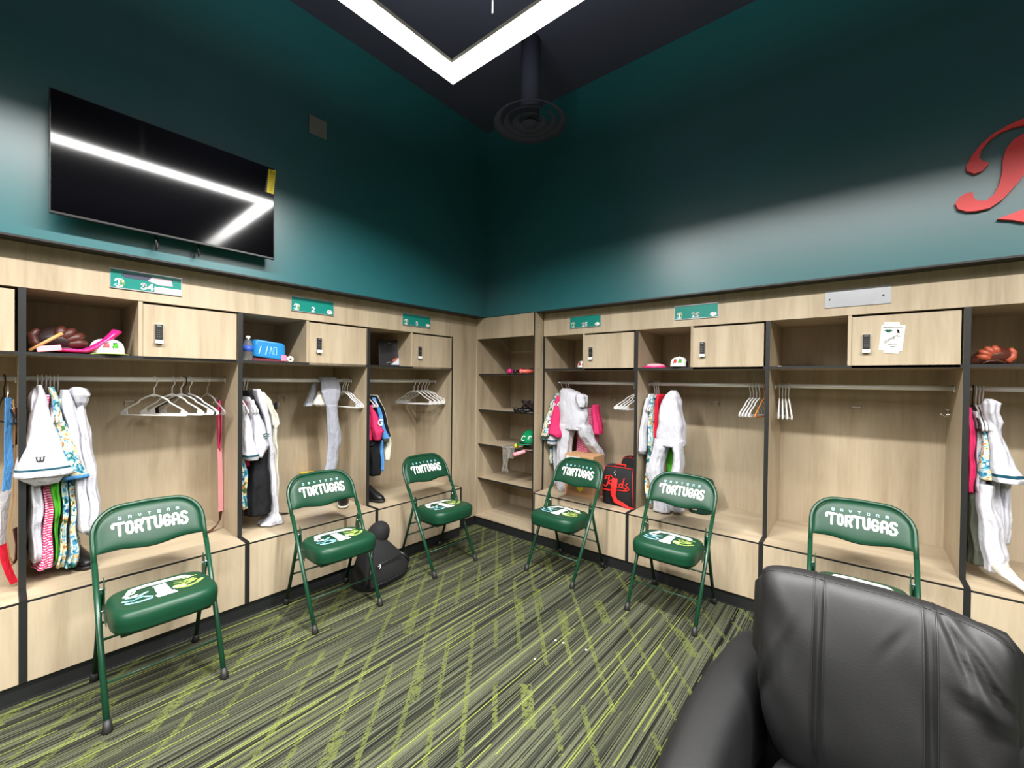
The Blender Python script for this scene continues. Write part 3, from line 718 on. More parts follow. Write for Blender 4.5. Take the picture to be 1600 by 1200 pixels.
def garment(name, label, cat, run, k, u0, parts, group=None, d0=.25, z0=1.483, n=48):
    r = empty(name, at(run, k, u0, d0, z0), rz(run), label, cat, group)
    made = []
    for i, pt in enumerate(parts):
        pn, mat, secs = pt[:3]; op = pt[3] if len(pt) > 3 else {}
        # interpolate extra rings for soft folds
        rings = []; N = 7
        for (a, b) in zip(secs, secs[1:]):
            for q in range(N): rings.append(tuple(a[j] + (b[j] - a[j]) * q / N for j in range(5)))
        rings.append(secs[-1]); rg = []; ph = op.get('ph', i * 1.7 + u0 * 9); fk = op.get('fk', 7); fo = op.get('fold', .07); tw = op.get('rot', 0)
        L = len(rings)
        for j, (z, ua, ub, da, db) in enumerate(rings):
            w = fo * min(1, j / 5); cx_, cy_ = (ua + ub) / 2 - u0, (da + db) / 2 - d0
            am = op.get('wr', .16)
            def wob(x, y, zz):
                nv = mnoise.noise(Vector((x * 15 + ph, y * 15, zz * 8))) + .5 * mnoise.noise(Vector((x * 34, y * 34 + ph, zz * 17)))
                f = 1 + am * nv * min(1, j / 4)
                return (cx_ + (x - cx_) * f + .003 * nv, cy_ + (y - cy_) * (1 + (f - 1) * .5), zz)
            rg.append([(lambda q: (q[0] + .003 * math.sin(z * 31 + ph), q[1], q[2] + (op.get('wav', .004) * math.sin(3 * math.atan2(y, x) + ph) if j == L - 1 else 0)))(wob(x, y, zz)) for x, y, zz in superring((ua + ub) / 2 - u0, (da + db) / 2 - d0, max(.004, (ub - ua) / 2), max(.004, (db - da) / 2), z - z0, n, op.get('p', 2.5), tw, w, fk, ph + z * 2.2)])
        bands = {}
        for (za, zb, bm) in op.get('bands', ()):
            for j in range(L - 1):
                zm = (rings[j][0] + rings[j + 1][0]) / 2
                if za <= zm <= zb: bands[j] = bm
        o = MB().loft(rg, mat, bands=bands).build(pn, made[op['of']] if 'of' in op else r); made.append(o)
        if 'lab' in op: o['label'] = op['lab']
    return r
def ribbon(pts, wv, th, mat, mb=None):
    mb = mb or MB(); wv = [Vector(w) for w in wv] if isinstance(wv[0], (tuple, list, Vector)) else [Vector(wv)] * len(pts)
    rings = []
    for i, p in enumerate(pts):
        p = Vector(p); t_ = (Vector(pts[min(i + 1, len(pts) - 1)]) - Vector(pts[max(i - 1, 0)])).normalized(); nn = t_.cross(wv[i]).normalized() * th / 2; w = wv[i] / 2
        rings.append([p + w + nn, p - w + nn, p - w - nn, p + w - nn])
    return mb.loft(rings, mat, smooth=False)
def put(name, mb, run, k, u, d, z, label, cat, turn=0, group=None, bevel=0, sub=0):
    o = mb.build(name, None, at(run, k, u, d, z), (0, 0, rz(run, math.radians(turn))), bevel, sub); return tag(o, label, cat, group)
def pivot(name, run, k, u, d, z, label, cat, turn=0, group=None): return empty(name, at(run, k, u, d, z), rz(run, math.radians(turn)), label, cat, group)
def dome(rx, ry, h, mat, mb=None, n=32, c=(0, 0, 0), flat=.0, lo=0):
    mb = mb or MB(); rings = []
    for i in range(9):
        q = i / 8 * PI / 2 * .985; rings.append([(c[0] + rx * math.cos(q) ** .8 * math.cos(2 * PI * k / n), c[1] + ry * math.cos(q) ** .8 * math.sin(2 * PI * k / n), c[2] + lo + h * math.sin(q)) for k in range(n)])
    return mb.loft(rings, mat)

# ---------------------------------------------------------------- locker 34 (left wall)
K = 0
hg = 'white plastic hanger holding bunched clothes in the number 34 locker'
for u in (.056, .072, .087, .101, .115, .129): hanger('L', K, u, hg, 'hangers holding clothes in the number 34 locker')
for u, a, lab in ((.530, 38, 'leftmost of the empty white hangers in the number 34 locker'), (.617, 36, 'second empty white hanger from the left in the number 34 locker'),
                  (.662, 39, 'third empty white hanger, in front of the black hanger'), (.705, 32, 'rightmost empty white hanger in the number 34 locker')):
    hanger('L', K, u, lab, None, a)
hanger('L', K, .676, 'empty black hanger between the white ones in the number 34 locker', None, 37, HBK)
garment('jersey', 'white jersey with a teal sleeve stripe and a small black w', 'jersey', 'L', K, .056, [
    ('body', FW_, [(1.44, .035, .065, .16, .34), (1.40, .025, .068, .06, .42), (1.2, .018, .072, .04, .46), (.9, .016, .075, .04, .48), (.575, .022, .072, .05, .46)]),
    ('sleeve', FW_, [(1.452, .050, .066, .08, .20), (1.38, .040, .082, .03, .18), (1.22, .014, .114, -.01, .14), (1.10, -.012, .144, -.03, .10), (1.03, -.027, .166, -.045, .07), (1.022, -.028, .168, -.047, .065), (1.012, -.026, .166, -.045, .065)],
     {'fold': .012, 'wr': .05, 'bands': ((1.040, 1.050, FTL),)}),
    ('sleeve_lining', FW_, [(1.018, -.018, .156, -.035, .055), (.99, .0, .14, -.025, .05), (.968, .03, .125, -.01, .04)], {'fold': .05})])
def brand_w():
    g = MB(); fn = lambda a, b, t: (a, -.0 - t, b)
    g.strokes([[(-.016, .016), (-.013, -.008), (-.006, -.012), (0, -.004), (0, .014)], [(0, -.004), (.006, -.012), (.013, -.008), (.015, .016)]], .006, INK, fn, 0, 1)
    g.strokes([[(-.021, .016), (-.010, .016)], [(-.005, .014), (.005, .014)], [(.010, .016), (.020, .016)]], .004, INK, fn, 0, 1); return g
w_ = brand_w().build('sleeve_mark', bpy.data.objects['jersey']); w_.location = (.0, -.290, 1.095 - 1.483); w_.rotation_euler = (.12, 0, .05); w_.scale = (.8, 1, .8)
garment('jersey', 'pink and white striped jersey behind the white one', 'jersey', 'L', K, .088, [
    ('body', FST, [(1.40, .075, .098, .12, .36), (1.3, .07, .10, .08, .40), (1.0, .06, .108, .07, .44), (.75, .062, .112, .06, .45), (.57, .045, .112, .05, .44), (.53, .034, .112, .05, .43)])])
garment('jersey', 'bright green shirt between the striped and the tropical ones', 'shirt', 'L', K, .11, [
    ('body', FGR, [(1.38, .098, .118, .14, .36), (1.0, .088, .135, .05, .42), (.93, .088, .134, .03, .42), (.75, .106, .128, .06, .40), (.55, .108, .124, .06, .38)])])
garment('jersey', 'tropical print jersey beside the white jersey in the number 34 locker', 'jersey', 'L', K, .135, [
    ('body', FTR, [(1.38, .118, .142, .12, .36), (1.0, .125, .165, .07, .42), (.75, .130, .160, .05, .42), (.52, .105, .158, .05, .40)]),
    ('sleeve', FTP, [(1.44, .090, .110, .12, .22), (1.30, .100, .140, .06, .20), (1.15, .120, .178, .03, .18), (1.03, .130, .210, .0, .16), (.975, .125, .232, .01, .14)], {'bands': ((.97, .99, FBL),), 'fold': .03})])
garment('trousers', 'tropical print trousers hanging by the white trousers', 'trousers', 'L', K, .175, [
    ('body', FTP, [(1.20, .150, .170, .12, .34), (.95, .155, .188, .08, .38), (.72, .160, .190, .05, .36), (.56, .150, .205, .04, .34), (.51, .135, .200, .04, .32)])])
garment('trousers', 'white baseball trousers hanging in the number 34 locker, waist folded down', 'trousers', 'L', K, .155, [
    ('leg', FW_, [(1.425, .13, .165, .12, .24), (1.36, .13, .185, .07, .26), (1.20, .150, .205, .05, .26), (1.0, .175, .225, .04, .24), (.80, .182, .240, .04, .22), (.68, .195, .245, .04, .20)])])
garment('trousers', 'white baseball trousers with a knotted waist, nearest the empty hangers', 'trousers', 'L', K, .20, [
    ('leg', FW_, [(1.38, .185, .225, .12, .26), (1.25, .185, .235, .08, .26), (1.05, .205, .262, .06, .26), (.85, .222, .275, .05, .24), (.70, .225, .272, .05, .22), (.655, .225, .26, .06, .20)]),
    ('knotted_waist', FW_, [(1.44, .180, .205, .12, .18), (1.43, .170, .228, .08, .22), (1.40, .165, .238, .06, .24), (1.36, .175, .232, .08, .22), (1.33, .19, .22, .12, .2)], {'fold': .2, 'fk': 5, 'wr': .35})])
sh = pivot('shoe', 'L', K, .205, .20, ZB, 'black and red shoe half hidden behind the hanging white trousers', 'shoe', -75)
MB().loft([[(x, y, z) for x, y, z in superring(0, 0, .135 * k, .045 * k2, zz, 24, 2.8)] for zz, k, k2 in ((0, .95, .9), (.012, 1, 1), (.022, 1, 1))], RUBBER).build('sole', sh)
MB().loft([[(x - off, y, z) for x, y, z in superring(0, 0, .13 * k, .043 * k2, zz, 24, 2.6)] for zz, k, k2, off in ((.022, 1, 1, 0), (.045, .95, .95, .01), (.065, .75, .85, .035), (.085, .5, .7, .07), (.10, .42, .6, .08))], HBK).build('upper', sh)
MB().tube([(-.10, -.02, .092), (-.05, 0, .085), (.0, .0, .068), (.04, .01, .052)], .008, FRD, 8).build('laces', sh)
# pink belt and its clear hanger
hanger('L', K, .802, 'clear plastic clip hanger holding the pink belt', None, 12, CLEAR, 0)
bl = pivot('belt', 'L', K, .868, .25, 1.33, 'pink and brown belt hanging at the right side of the number 34 locker', 'belt')
ribbon([(0, 0, .02), (-.006, -.004, -.05), (-.008, 0, -.15), (-.006, 0, -.25), (.002, 0, -.32)], (0, .03, 0), .004, FPK).build('pink_loop', bl)
ribbon([(.0, .0, .02), (.010, .004, -.05), (.011, 0, -.15), (.008, 0, -.25), (.002, 0, -.32)], (0, .03, 0), .004, FPK).build('pink_loop', bl)
ribbon([(.004, 0, -.31), (.008, 0, -.45), (.010, 0, -.60), (.012, 0, -.70), (.011, 0, -.735)], [(.026, .008, 0)] * 5, .004, PPK).build('strap', bl)
ribbon([(.011, 0, -.735), (.008, 0, -.79), (-.012, -.002, -.825), (-.04, -.004, -.848), (-.075, -.006, -.858)], [(.024, .016, 0), (.018, .026, 0), (.01, .03, .0), (0, .03, 0), (0, .03, 0)], .004, BRO).build('tip', bl)
# shelf of locker 34
gl = pivot('baseball_glove', 'L', K, .135, .20, 1.613, 'dark brown baseball glove on the shelf of the number 34 locker', 'baseball glove')
def glove(r, ma, mb_, s=1, fl=1):
    rings = []
    for i in range(17):
        q = i / 16; w = .085 * math.sin(PI * (.10 + .82 * q)) ** .6 * s; h = (.030 + .095 * math.sin(PI * min(1, .15 + q * .85)) ** .8) * s
        rings.append([(-.11 * s * fl + .22 * s * fl * q, w * math.cos(2 * PI * k / 28), max(.002, h / 2 + .004 + h / 2 * math.sin(2 * PI * k / 28)) * (1 + .04 * math.sin(6 * 2 * PI * k / 28 + q * 4))) for k in range(28)])
    MB().loft(rings, ma).build('palm', r)
    for j in range(4):
        a = .25 + j * .36; R0, R1 = .040 * s, (.106 + .008 * math.sin(j * 1.3)) * s
        pts = [(fl * (R0 + (R1 - R0) * q) * math.cos(a) - fl * .02 * s, -.05 * s - .020 * s * math.sin(PI * q) , .035 * s + (R0 + (R1 - R0) * q) * math.sin(a) * .92) for q in (0, .3, .6, .85, 1)]
        MB().tube(pts, [.019 * s, .021 * s, .021 * s, .018 * s, .011 * s], mb_, 12).build('finger', r)
    pts = [(fl * (-.06 + x) * s, -.065 * s - .01 * s * math.sin(x * 40), z * s) for x, z in ((0, .02), (-.025, .05), (-.03, .085), (-.012, .11))]
    MB().tube(pts, [.016 * s, .019 * s, .017 * s, .010 * s], mb_, 12).build('thumb', r)
    MB().tube([(fl * (.085 * math.cos(a) - .02) * s, -.078 * s, (.035 + .078 * math.sin(a)) * s) for a in [.2 + i * .15 for i in range(9)]], .0028 * s, TAN, 8).build('lacing', r)
    MB().tube([(fl * x * s, -.07 * s, z * s) for x, z in ((-.05, .012), (-.01, .03), (.03, .026), (.06, .012))], .006 * s, ma, 8).build('heel_pad', r)
glove(gl, BRD, BRO, 1.1)
o = put('bat', MB().tube([(-.055, 0, -.047), (.055, .0, .046)], [.006, .0085], TAN, 12), 'L', K, .078, .035, 1.668, 'pale thin wooden stick leaning on the dark brown glove', 'stick')
o.name = 'wooden_stick'
put('eraser_block', MB().box(-.042, .042, -.02, .02, -.014, .014, PPK, Matrix.Rotation(-.16, 4, 'Y')), 'L', K, .088, .05, 1.635, 'pale pink block beside the hot pink pouch', 'block', bevel=.003)
mm = MB(); rings = []
for i in range(13):
    q = i / 12; x = -.10 + .26 * q; z = .008 + .16 * max(0, q - .5) ** 1.5 * 2.2; w = .055 * math.sin(PI * (.1 + .85 * q)) ** .5
    rings.append([(x - .02 * math.sin(2 * PI * k / 16) * q, w * math.cos(2 * PI * k / 16), max(.001, z + (.010 if q < .8 else .006) * (1 + math.sin(2 * PI * k / 16)))) for k in range(16)])
put('pink_pouch', mm.loft(rings, HPK), 'L', K, .185, .10, 1.613, 'hot pink glossy pouch curling upward beside the white cap', 'pouch')
def cap(run, k, u, d, z, label, crown, brim, turn=0, s=1, patch=True, side=None):   # side: material of the rear right panels
    r = pivot('cap', run, k, u, d, z, label, 'cap', turn)
    g = MB(); rings = []
    for i in range(11):
        q = i / 10; zz = .006 + .088 * q * s; f = (1 - q ** 4.2) ** .5 if q < 1 else .02
        rings.append([(.072 * s * max(.05, f) * math.cos(2 * PI * j / 36) * (.93 + .07 * (1 - q)), .088 * s * max(.05, f) * math.sin(2 * PI * j / 36), zz) for j in range(36)])
    g.loft(rings, crown)
    if side:
        k_ = g.mi(side)
        for i, f in enumerate(g.f):
            cx = sum(g.v[j][0] for j in f) / len(f); cy = sum(g.v[j][1] for j in f) / len(f)
            if cx * .85 + cy * .6 > .030 * s: g.m[i] = k_
    c = g.build('crown', r)
    b = MB(); vs = []; n = 18
    for z0, dz in ((.006, 0), (.002, 0)):
        for i in range(n + 1):
            a = PI + PI * i / n; vs.append((.070 * s * math.cos(a), -.030 * s + .060 * s * math.sin(a) * .9, z0 + .004 * math.sin(PI * i / n)))
        for i in range(n + 1):
            a = PI + PI * i / n; vs.append((.078 * s * math.cos(a), -.03 * s + .125 * s * math.sin(a), z0 + .004 * math.sin(PI * i / n) - .002))
    N = n + 1; fs = []
    for i in range(n): fs += [(i, i + 1, N + i + 1, N + i), (2 * N + i, 3 * N + i, 3 * N + i + 1, 2 * N + i + 1), (N + i, N + i + 1, 3 * N + i + 1, 3 * N + i), (i, 2 * N + i, 2 * N + i + 1, i + 1)]
    b.add(vs, fs, brim, True).build('brim', r)
    MB().tube([(0, 0, .092 * s), (0, 0, .098 * s)], [.006, .003], crown, 10).build('button', r)
    if patch:
        pm = MB()
        for cx, mt in ((-.018, RED), (.018, FGR)):
            def pf(a, b, t, cx=cx):
                x = cx + a; zz = .052 * s + b; q = max(0, min(.99, (zz - .006) / (.088 * s))); f = (1 - q ** 4.2) ** .5
                y = -.088 * s * f * math.sqrt(max(.01, 1 - (x / (.072 * s * f)) ** 2)) ; return (x, y - .0018 - t, zz)
            pm.strokes([[(-.006, .008), (.006, .006), (.006, -.008), (-.006, -.006), (-.006, .008)], [(0, 0), (0, .002)]], .011, mt, pf, 0, 1)
            pm.strokes([[(-.010 , .014), (.009, .016)], [(-.014, -.004), (-.009, -.016)]], .004, DGREEN, pf, .0006, 1)
        pm.build('patch', c)
    return r
cap('L', K, .308, .13, 1.613, 'white cap with a red and green patch on the shelf of the number 34 locker', WHITE, LIME, 4)

# ---------------------------------------------------------------- far left locker
K = -1
hanger('L', K, .860, 'black clip hanger at the far left edge holding hanging straps', None, 10, HBK)
bl = pivot('belt', 'L', K, .872, .12, 1.36, 'light blue, white and red strap hanging at the far left edge', 'strap')
MB().tube([(0, .02, .10), (0, .02, .05), (-.004, .0, .03)], .003, CHROME, 8).build('clip', bl)
ribbon([(.0, 0, .03), (.0, 0, -.15), (.002, 0, -.30), (-.006, 0, -.42)], [(.018, .02, 0), (.022, .02, 0), (.028, .015, 0), (.026, .02, 0)], .004, FBL).build('blue_section', bl)
ribbon([(-.006, 0, -.42), (-.012, 0, -.52), (-.016, 0, -.62), (-.018, 0, -.68)], [(.034, .02, 0), (.024, .026, 0), (.02, .028, 0), (.022, .028, 0)], .004, FW_).build('white_section', bl)
ribbon([(-.018, 0, -.68), (-.010, -.01, -.76), (.006, -.02, -.83), (.020, -.025, -.875)], [(.024, .02, 0)] * 4, .004, FRD).build('red_end', bl)
bl = pivot('belt', 'L', K, .888, .16, 1.36, 'tan and brown leather belt hanging at the far left edge', 'belt')
ribbon([(0, 0, .02), (.004, 0, -.10), (.004, 0, -.30), (0, 0, -.5), (-.012, 0, -.60), (-.018, 0, -.68), (-.012, 0, -.76), (0, 0, -.80)], (0, .032, 0), .004, TAN).build('strap', bl)
ribbon([(.012, 0, -.02), (.016, 0, -.12), (.010, 0, -.20), (-.004, 0, -.22)], (.010, .03, 0), .004, BRO).build('strap_end', bl)
ribbon([(0, 0, -.80), (.012, 0, -.77), (.014, 0, -.70), (.006, 0, -.62)], (.012, .03, 0), .004, BRO).build('tip', bl)

# ---------------------------------------------------------------- locker 2
K = 1
for u in (.060, .100, .118): hanger('L', K, u, 'white hanger holding the clothes left of the black belt', 'hangers left of the black belt')
garment('jersey', 'tropical print jersey at the left end of the number 2 locker', 'jersey', 'L', K, .04, [
    ('body', FTR, [(1.34, .025, .045, .12, .34), (1.1, .018, .050, .08, .38), (.85, .018, .075, .07, .40), (.62, .018, .080, .07, .38)])])
garment('jersey', 'white jersey with pink shoulder and a teal cuff in the number 2 locker', 'jersey', 'L', K, .07, [
    ('body', FPK, [(1.33, .052, .078, .12, .34), (1.1, .055, .095, .08, .38), (.9, .060, .095, .09, .36)]),
    ('sleeve', FW_, [(1.32, .050, .072, .10, .20), (1.2, .042, .090, .06, .18), (1.05, .034, .110, .02, .16), (.98, .030, .122, .0, .14), (.955, .05, .125, .01, .12)], {'bands': ((.975, .99, FTL),), 'fold': .03})])
g = garment('jersey', 'white jersey with a green crest on the sleeve in the number 2 locker', 'jersey', 'L', K, .11, [
    ('body', FW_, [(1.37, .085, .12, .12, .34), (1.2, .085, .13, .08, .38), (1.0, .09, .14, .09, .36)]),
    ('sleeve', FW_, [(1.35, .080, .115, .08, .20), (1.2, .095, .160, .05, .18), (1.08, .100, .190, .02, .16), (1.04, .100, .198, .02, .16), (.965, .115, .15, .03, .12)], {'fold': .03})])
cr = MB(); fn = lambda a, b, t: (a, -t, b)
cr.strokes([[(-.016, .01), (0, .018), (.018, .012)], [(-.012, -.002), (.004, .003), (.016, -.001)], [(-.004, -.014), (.008, -.012)]], .008, DGREEN, fn, 0, 1)
c_ = cr.build('sleeve_crest', g); c_.location = (.048, -.236, 1.105 - 1.483)
garment('trousers', 'black trousers on a hanger in the number 2 locker', 'trousers', 'L', K, .12, [
    ('waist', FBK, [(1.41, .075, .115, .12, .30), (1.32, .110, .150, .10, .30), (1.15, .15, .195, .10, .28), (1.02, .15, .205, .10, .28)]),
    ('leg', FBK, [(1.06, .14, .205, .08, .28), (.95, .095, .210, .06, .26), (.80, .085, .215, .05, .25), (.65, .078, .222, .05, .24), (.565, .070, .222, .05, .22)])])
garment('trousers', 'white trousers beside the black ones in the number 2 locker', 'trousers', 'L', K, .16, [
    ('leg', FW_, [(1.42, .125, .170, .12, .28), (1.33, .14, .20, .08, .28), (1.15, .185, .235, .08, .28), (.95, .205, .242, .08, .27), (.70, .215, .265, .08, .25), (.54, .225, .28, .08, .24), (.50, .175, .305, .05, .22), (.478, .160, .310, .05, .2)])])
garment('trousers', 'cream trousers with a folded waist, rightmost in the number 2 locker', 'trousers', 'L', K, .20, [
    ('waist', FCR, [(1.40, .16, .19, .12, .26), (1.34, .185, .235, .10, .27), (1.24, .215, .275, .09, .28), (1.17, .225, .285, .09, .28), (1.15, .24, .27, .1, .26)], {'fold': .12}),
    ('leg', FCR, [(1.18, .232, .275, .10, .28), (.95, .245, .280, .10, .27), (.75, .250, .283, .10, .25), (.56, .252, .282, .10, .24)])])
bl = pivot('belt', 'L', K, .318, .28, 1.315, 'black belt with silver buckle hanging from a hook in the number 2 locker', 'belt')
MB().box(-.03, .03, -.004, .004, -.03, 0, CHROME).box(-.012, .012, -.006, .006, -.05, .0, HBK).build('buckle', bl)
ribbon([(.0, 0, -.02), (.004, 0, -.2), (.004, 0, -.4), (.004, 0, -.62), (.004, .0, -.75)], (.006, .03, 0), .005, HBK).build('strap', bl)
ribbon([(.004, 0, -.75), (.012, -.004, -.80), (.04, -.008, -.834), (.09, -.010, -.842)], [(.006, .03, 0), (.006, .03, 0), (0, .03, 0), (0, .03, 0)], .005, HBK).build('tip', bl)
garment('trousers', 'heather grey sweatpants folded over the rod of the number 2 locker', 'trousers', 'L', K, .69, [
    ('waist', FGY, [(1.515, .625, .745, .235, .262), (1.505, .618, .765, .20, .29), (1.47, .618, .765, .175, .225), (1.40, .625, .768, .165, .215), (1.33, .640, .760, .16, .205), (1.28, .650, .745, .16, .20)], {'fold': .03}),
    ('leg', FGY, [(1.29, .655, .745, .155, .205), (1.20, .662, .745, .15, .21), (1.08, .668, .765, .15, .21), (.98, .665, .765, .15, .2), (.85, .655, .745, .15, .19), (.76, .635, .725, .15, .19)], {'fold': .06}),
    ('leg', FGY, [(1.48, .610, .665, .285, .315), (1.40, .585, .640, .29, .33), (1.33, .560, .625, .28, .33), (1.28, .540, .625, .27, .33)], {'fold': .08})])
garment('towel', 'small white cloth tucked behind the grey sweatpants', 'towel', 'L', K, .64, [
    ('cloth', FCR, [(1.40, .625, .665, .22, .26), (1.33, .59, .67, .20, .26), (1.295, .575, .68, .19, .27), (1.28, .60, .67, .2, .26)])])
for u, lab in ((.83, 'left of the three empty white hangers beside the grey sweatpants'), (.85, 'middle of the three empty white hangers beside the grey sweatpants'), (.872, 'right of the three empty white hangers beside the grey sweatpants')):
    hanger('L', K, u, lab, None, 8)
b = pivot('shoe_box', 'L', K, .665, .415, ZB, 'blue shoe box with a yellow label on the bench of the number 2 locker', 'box', 0)
MB().box(-.055, .05, -.12, .12, 0, .215, plain('blue_card', (28, 60, 130), .5)).build('body', b, bevel=.003)
MB().box(-.058, .053, -.124, .124, .215, .240, plain('yellow_card', (230, 190, 40), .5)).build('lid', b, bevel=.002)
def cleat(run, k, u, d, z, label, turn, up, sole):
    r = pivot('cleat', run, k, u, d, z, label, 'shoe', turn)
    MB().loft([[(x, y, zz) for x, y, zz in superring(0, 0, .135 * k_, .046 * k_, z_, 24, 2.6)] for z_, k_ in ((.006, .92), (.014, 1), (.026, 1))], sole).build('sole', r)
    MB().loft([[(x - off, y, zz) for x, y, zz in superring(0, 0, .13 * k_, .043 * k2, z_, 24, 2.6)] for z_, k_, k2, off in ((.026, 1, 1, 0), (.05, .95, .95, .008), (.075, .72, .85, .035), (.105, .48, .7, .07), (.12, .42, .6, .078))], up).build('upper', r)
    for i in range(6): MB().tube([(-.09 + i * .036, (-1) ** i * .022, .008), (-.09 + i * .036, (-1) ** i * .022, 0)], [.007, .004], sole, 8).build('stud', r)
cleat('L', K, .80, .17, ZB, 'black baseball shoe on the bench behind the second green chair', 60, HBK, FCR)
for i, (x, z, rr) in enumerate(((0, 0, 0),)):
    b = pivot('duffel_bag', 'L', K, .81, .40, ZB, 'black duffel bag on the bench beneath the grey sweatpants', 'bag', 0)
    MB().loft([[(xx, yy, zz) for xx, yy, zz in superring(0, 0, .080 * k_, .13 * k_, z_ * .9, 28, 3)] for z_, k_ in ((0, .9), (.02, 1), (.17, 1), (.24, .8), (.275, .45))], BLK2).build('body', b)
    MB().tube([(-.05, 0, .235), (-.03, -.02, .262), (.03, -.02, .262), (.05, 0, .232)], .006, plain('white_cord', (225, 225, 220), .6), 10).build('handle', b)
# shelf of locker 2
b = pivot('printed_bag', 'L', K, .205, .13, 1.613, 'blue printed bag with a pink label on the shelf of the number 2 locker', 'bag', -6)
MB().loft([[(x, y, z - .012 * (x / .1) ) for x, y, z in superring(0, 0, .105 * k_, .08, zz, 28, 5)] for zz, k_ in ((.020, .96), (.03, 1), (.09, .98), (.125, .95), (.135, .85))], BLUE).build('body', b)
MB().box(-.10, .10, -.075, .075, 0, .018, plain('maroon_card', (96, 14, 34), .5)).build('base_tray', b)
MB().box(.066, .100, -.0835, -.080, .006, .044, plain('pink_sticker', (246, 120, 150), .5)).build('sticker', b)
pr = MB(); fn = lambda a, b_, t: (a, -.0815 - t, b_)
pr.strokes([[(-.07, .05), (-.058, .10)], [(-.03, .045), (-.018, .10)]], .006, LBLUE, fn, 0, 1); pr.strokes([[(-.005, .05), (.004, .10), (.012, .05)], [(.02, .045), (.02, .095), (.038, .095), (.038, .045), (.02, .045)]], .003, LBLUE, fn, 0, 1)
pr.build('print', b)
b = pivot('water_bottle', 'L', K, .075, .10, 1.613, 'clear water bottle with a blue label and white cap', 'bottle')
MB().loft([[(x, y, z) for x, y, z in superring(0, 0, rr, rr, zz, 20, 2)] for zz, rr in ((0, .026), (.01, .029), (.10, .029), (.13, .022), (.145, .011), (.15, .011))], CLEAR).build('body', b)
MB().tube([(0, 0, .062), (0, 0, .10)], .0297, plain('blue_label', (50, 90, 190), .4), 20).build('label', b)
MB().tube([(0, 0, .147), (0, 0, .165)], .0135, WHITE, 16).build('cap', b)
b = put('tape_roll', MB().loft([[(rr * math.cos(2 * PI * k_ / 24), y, .022 + rr * math.sin(2 * PI * k_ / 24)) for k_ in range(24)] for y, rr in ((-.012, .009), (-.012, .022), (.012, .022), (.012, .009), (-.012, .009))], PAPER, cap=False), 'L', K, .345, .10, 1.613, 'small white roll of tape beside the blue bag', 'tape roll')

# ---------------------------------------------------------------- locker 3
K = 2
for u in (.085, .115): hanger('L', K, u, 'white hanger holding the clothes below the leaning picture frame', 'hangers below the picture frame')
g = garment('jersey', 'pink jersey with a white letter G in the number 3 locker', 'jersey', 'L', K, .09, [
    ('body', FPK, [(1.31, .035, .085, .10, .34), (1.1, .030, .10, .08, .38), (.98, .03, .10, .08, .38)]),
    ('sleeve', FPK, [(1.28, .06, .095, .08, .20), (1.18, .065, .135, .05, .18), (1.09, .075, .170, .03, .16), (1.06, .080, .190, .02, .16), (.985, .10, .15, .04, .12)], {'fold': .03})])
lg = text_mb('G', .075, lambda a, b, t: (a, 0, b), WHITE, bold=.002).build('sleeve_letter', g); lg.location = (.040, -.224, 1.11 - 1.483); lg.rotation_euler = (0, 0, .15)
garment('jersey', 'black jersey beside the pink one in the number 3 locker', 'jersey', 'L', K, .12, [
    ('sleeve', FBK, [(1.36, .080, .115, .12, .30), (1.25, .11, .155, .10, .30), (1.1, .145, .190, .09, .30), (.98, .10, .205, .08, .28), (.93, .06, .20, .09, .26)]),
    ('body', FBK, [(.96, .065, .195, .09, .30), (.80, .085, .205, .08, .30), (.68, .09, .20, .08, .28)])])
garment('jersey', 'light blue jersey between two black ones in the number 3 locker', 'jersey', 'L', K, .17, [
    ('sleeve', FBL, [(1.34, .125, .155, .12, .28), (1.22, .15, .20, .10, .28), (1.05, .195, .245, .09, .26), (.985, .19, .275, .08, .25), (.955, .20, .26, .08, .24)], {'bands': ((.95, .985, FBR),)}),
    ('body', FBL, [(.97, .18, .225, .10, .28), (.80, .19, .228, .10, .28), (.705, .19, .225, .10, .26)])])
garment('jacket', 'black and white jacket, rightmost of the hanging clothes in the number 3 locker', 'jacket', 'L', K, .2, [
    ('shoulder', FBK, [(1.355, .135, .165, .12, .28), (1.25, .19, .225, .11, .28), (1.1, .235, .265, .10, .27), (1.0, .25, .29, .10, .26)]),
    ('sleeve', FCR, [(1.36, .155, .18, .14, .28), (1.25, .215, .245, .13, .28), (1.05, .262, .292, .12, .27), (.93, .25, .305, .10, .26), (.84, .235, .308, .10, .25), (.79, .235, .285, .10, .24)])])
garment('trousers', 'narrow white trouser leg at the left side of the number 3 locker', 'trousers', 'L', K, .05, [
    ('leg', FW_, [(.96, .030, .062, .08, .26), (.75, .035, .065, .08, .24), (.60, .04, .062, .08, .2)])])
cleat('L', K, .11, .10, ZB, 'black shoe standing on the bench of the number 3 locker', -80, HBK, RUBBER)
for i, u in enumerate((.643, .689, .735, .775, .807)):
    hanger('L', K, u, ('leftmost', 'second', 'middle', 'fourth', 'rightmost')[i] + ' of the five empty white hangers in the number 3 locker', None, 20 + 3 * i)
b = pivot('picture_frame', 'L', K, .335, .20, 1.613, 'black framed picture leaning on the shelf of the number 3 locker', 'picture frame', -14)
TM = Matrix.Rotation(math.radians(-9), 4, 'X')
fr = MB()
for x0, x1, z0, z1 in ((-.10, .10, 0, .014), (-.10, .10, .226, .24), (-.10, -.087, .014, .226), (.087, .10, .014, .226)): fr.box(x0, x1, -.012, .006, z0, z1, HBK, TM)
fr.build('frame', b, bevel=.001)
pi = MB().box(-.087, .087, -.006, .004, .014, .226, plain('dark_photo_print', (40, 38, 40), .25), TM); pi.build('picture', b)
pp = MB(); fn = lambda a, b_, t: TM @ Vector((a, -.0066 - t, b_))
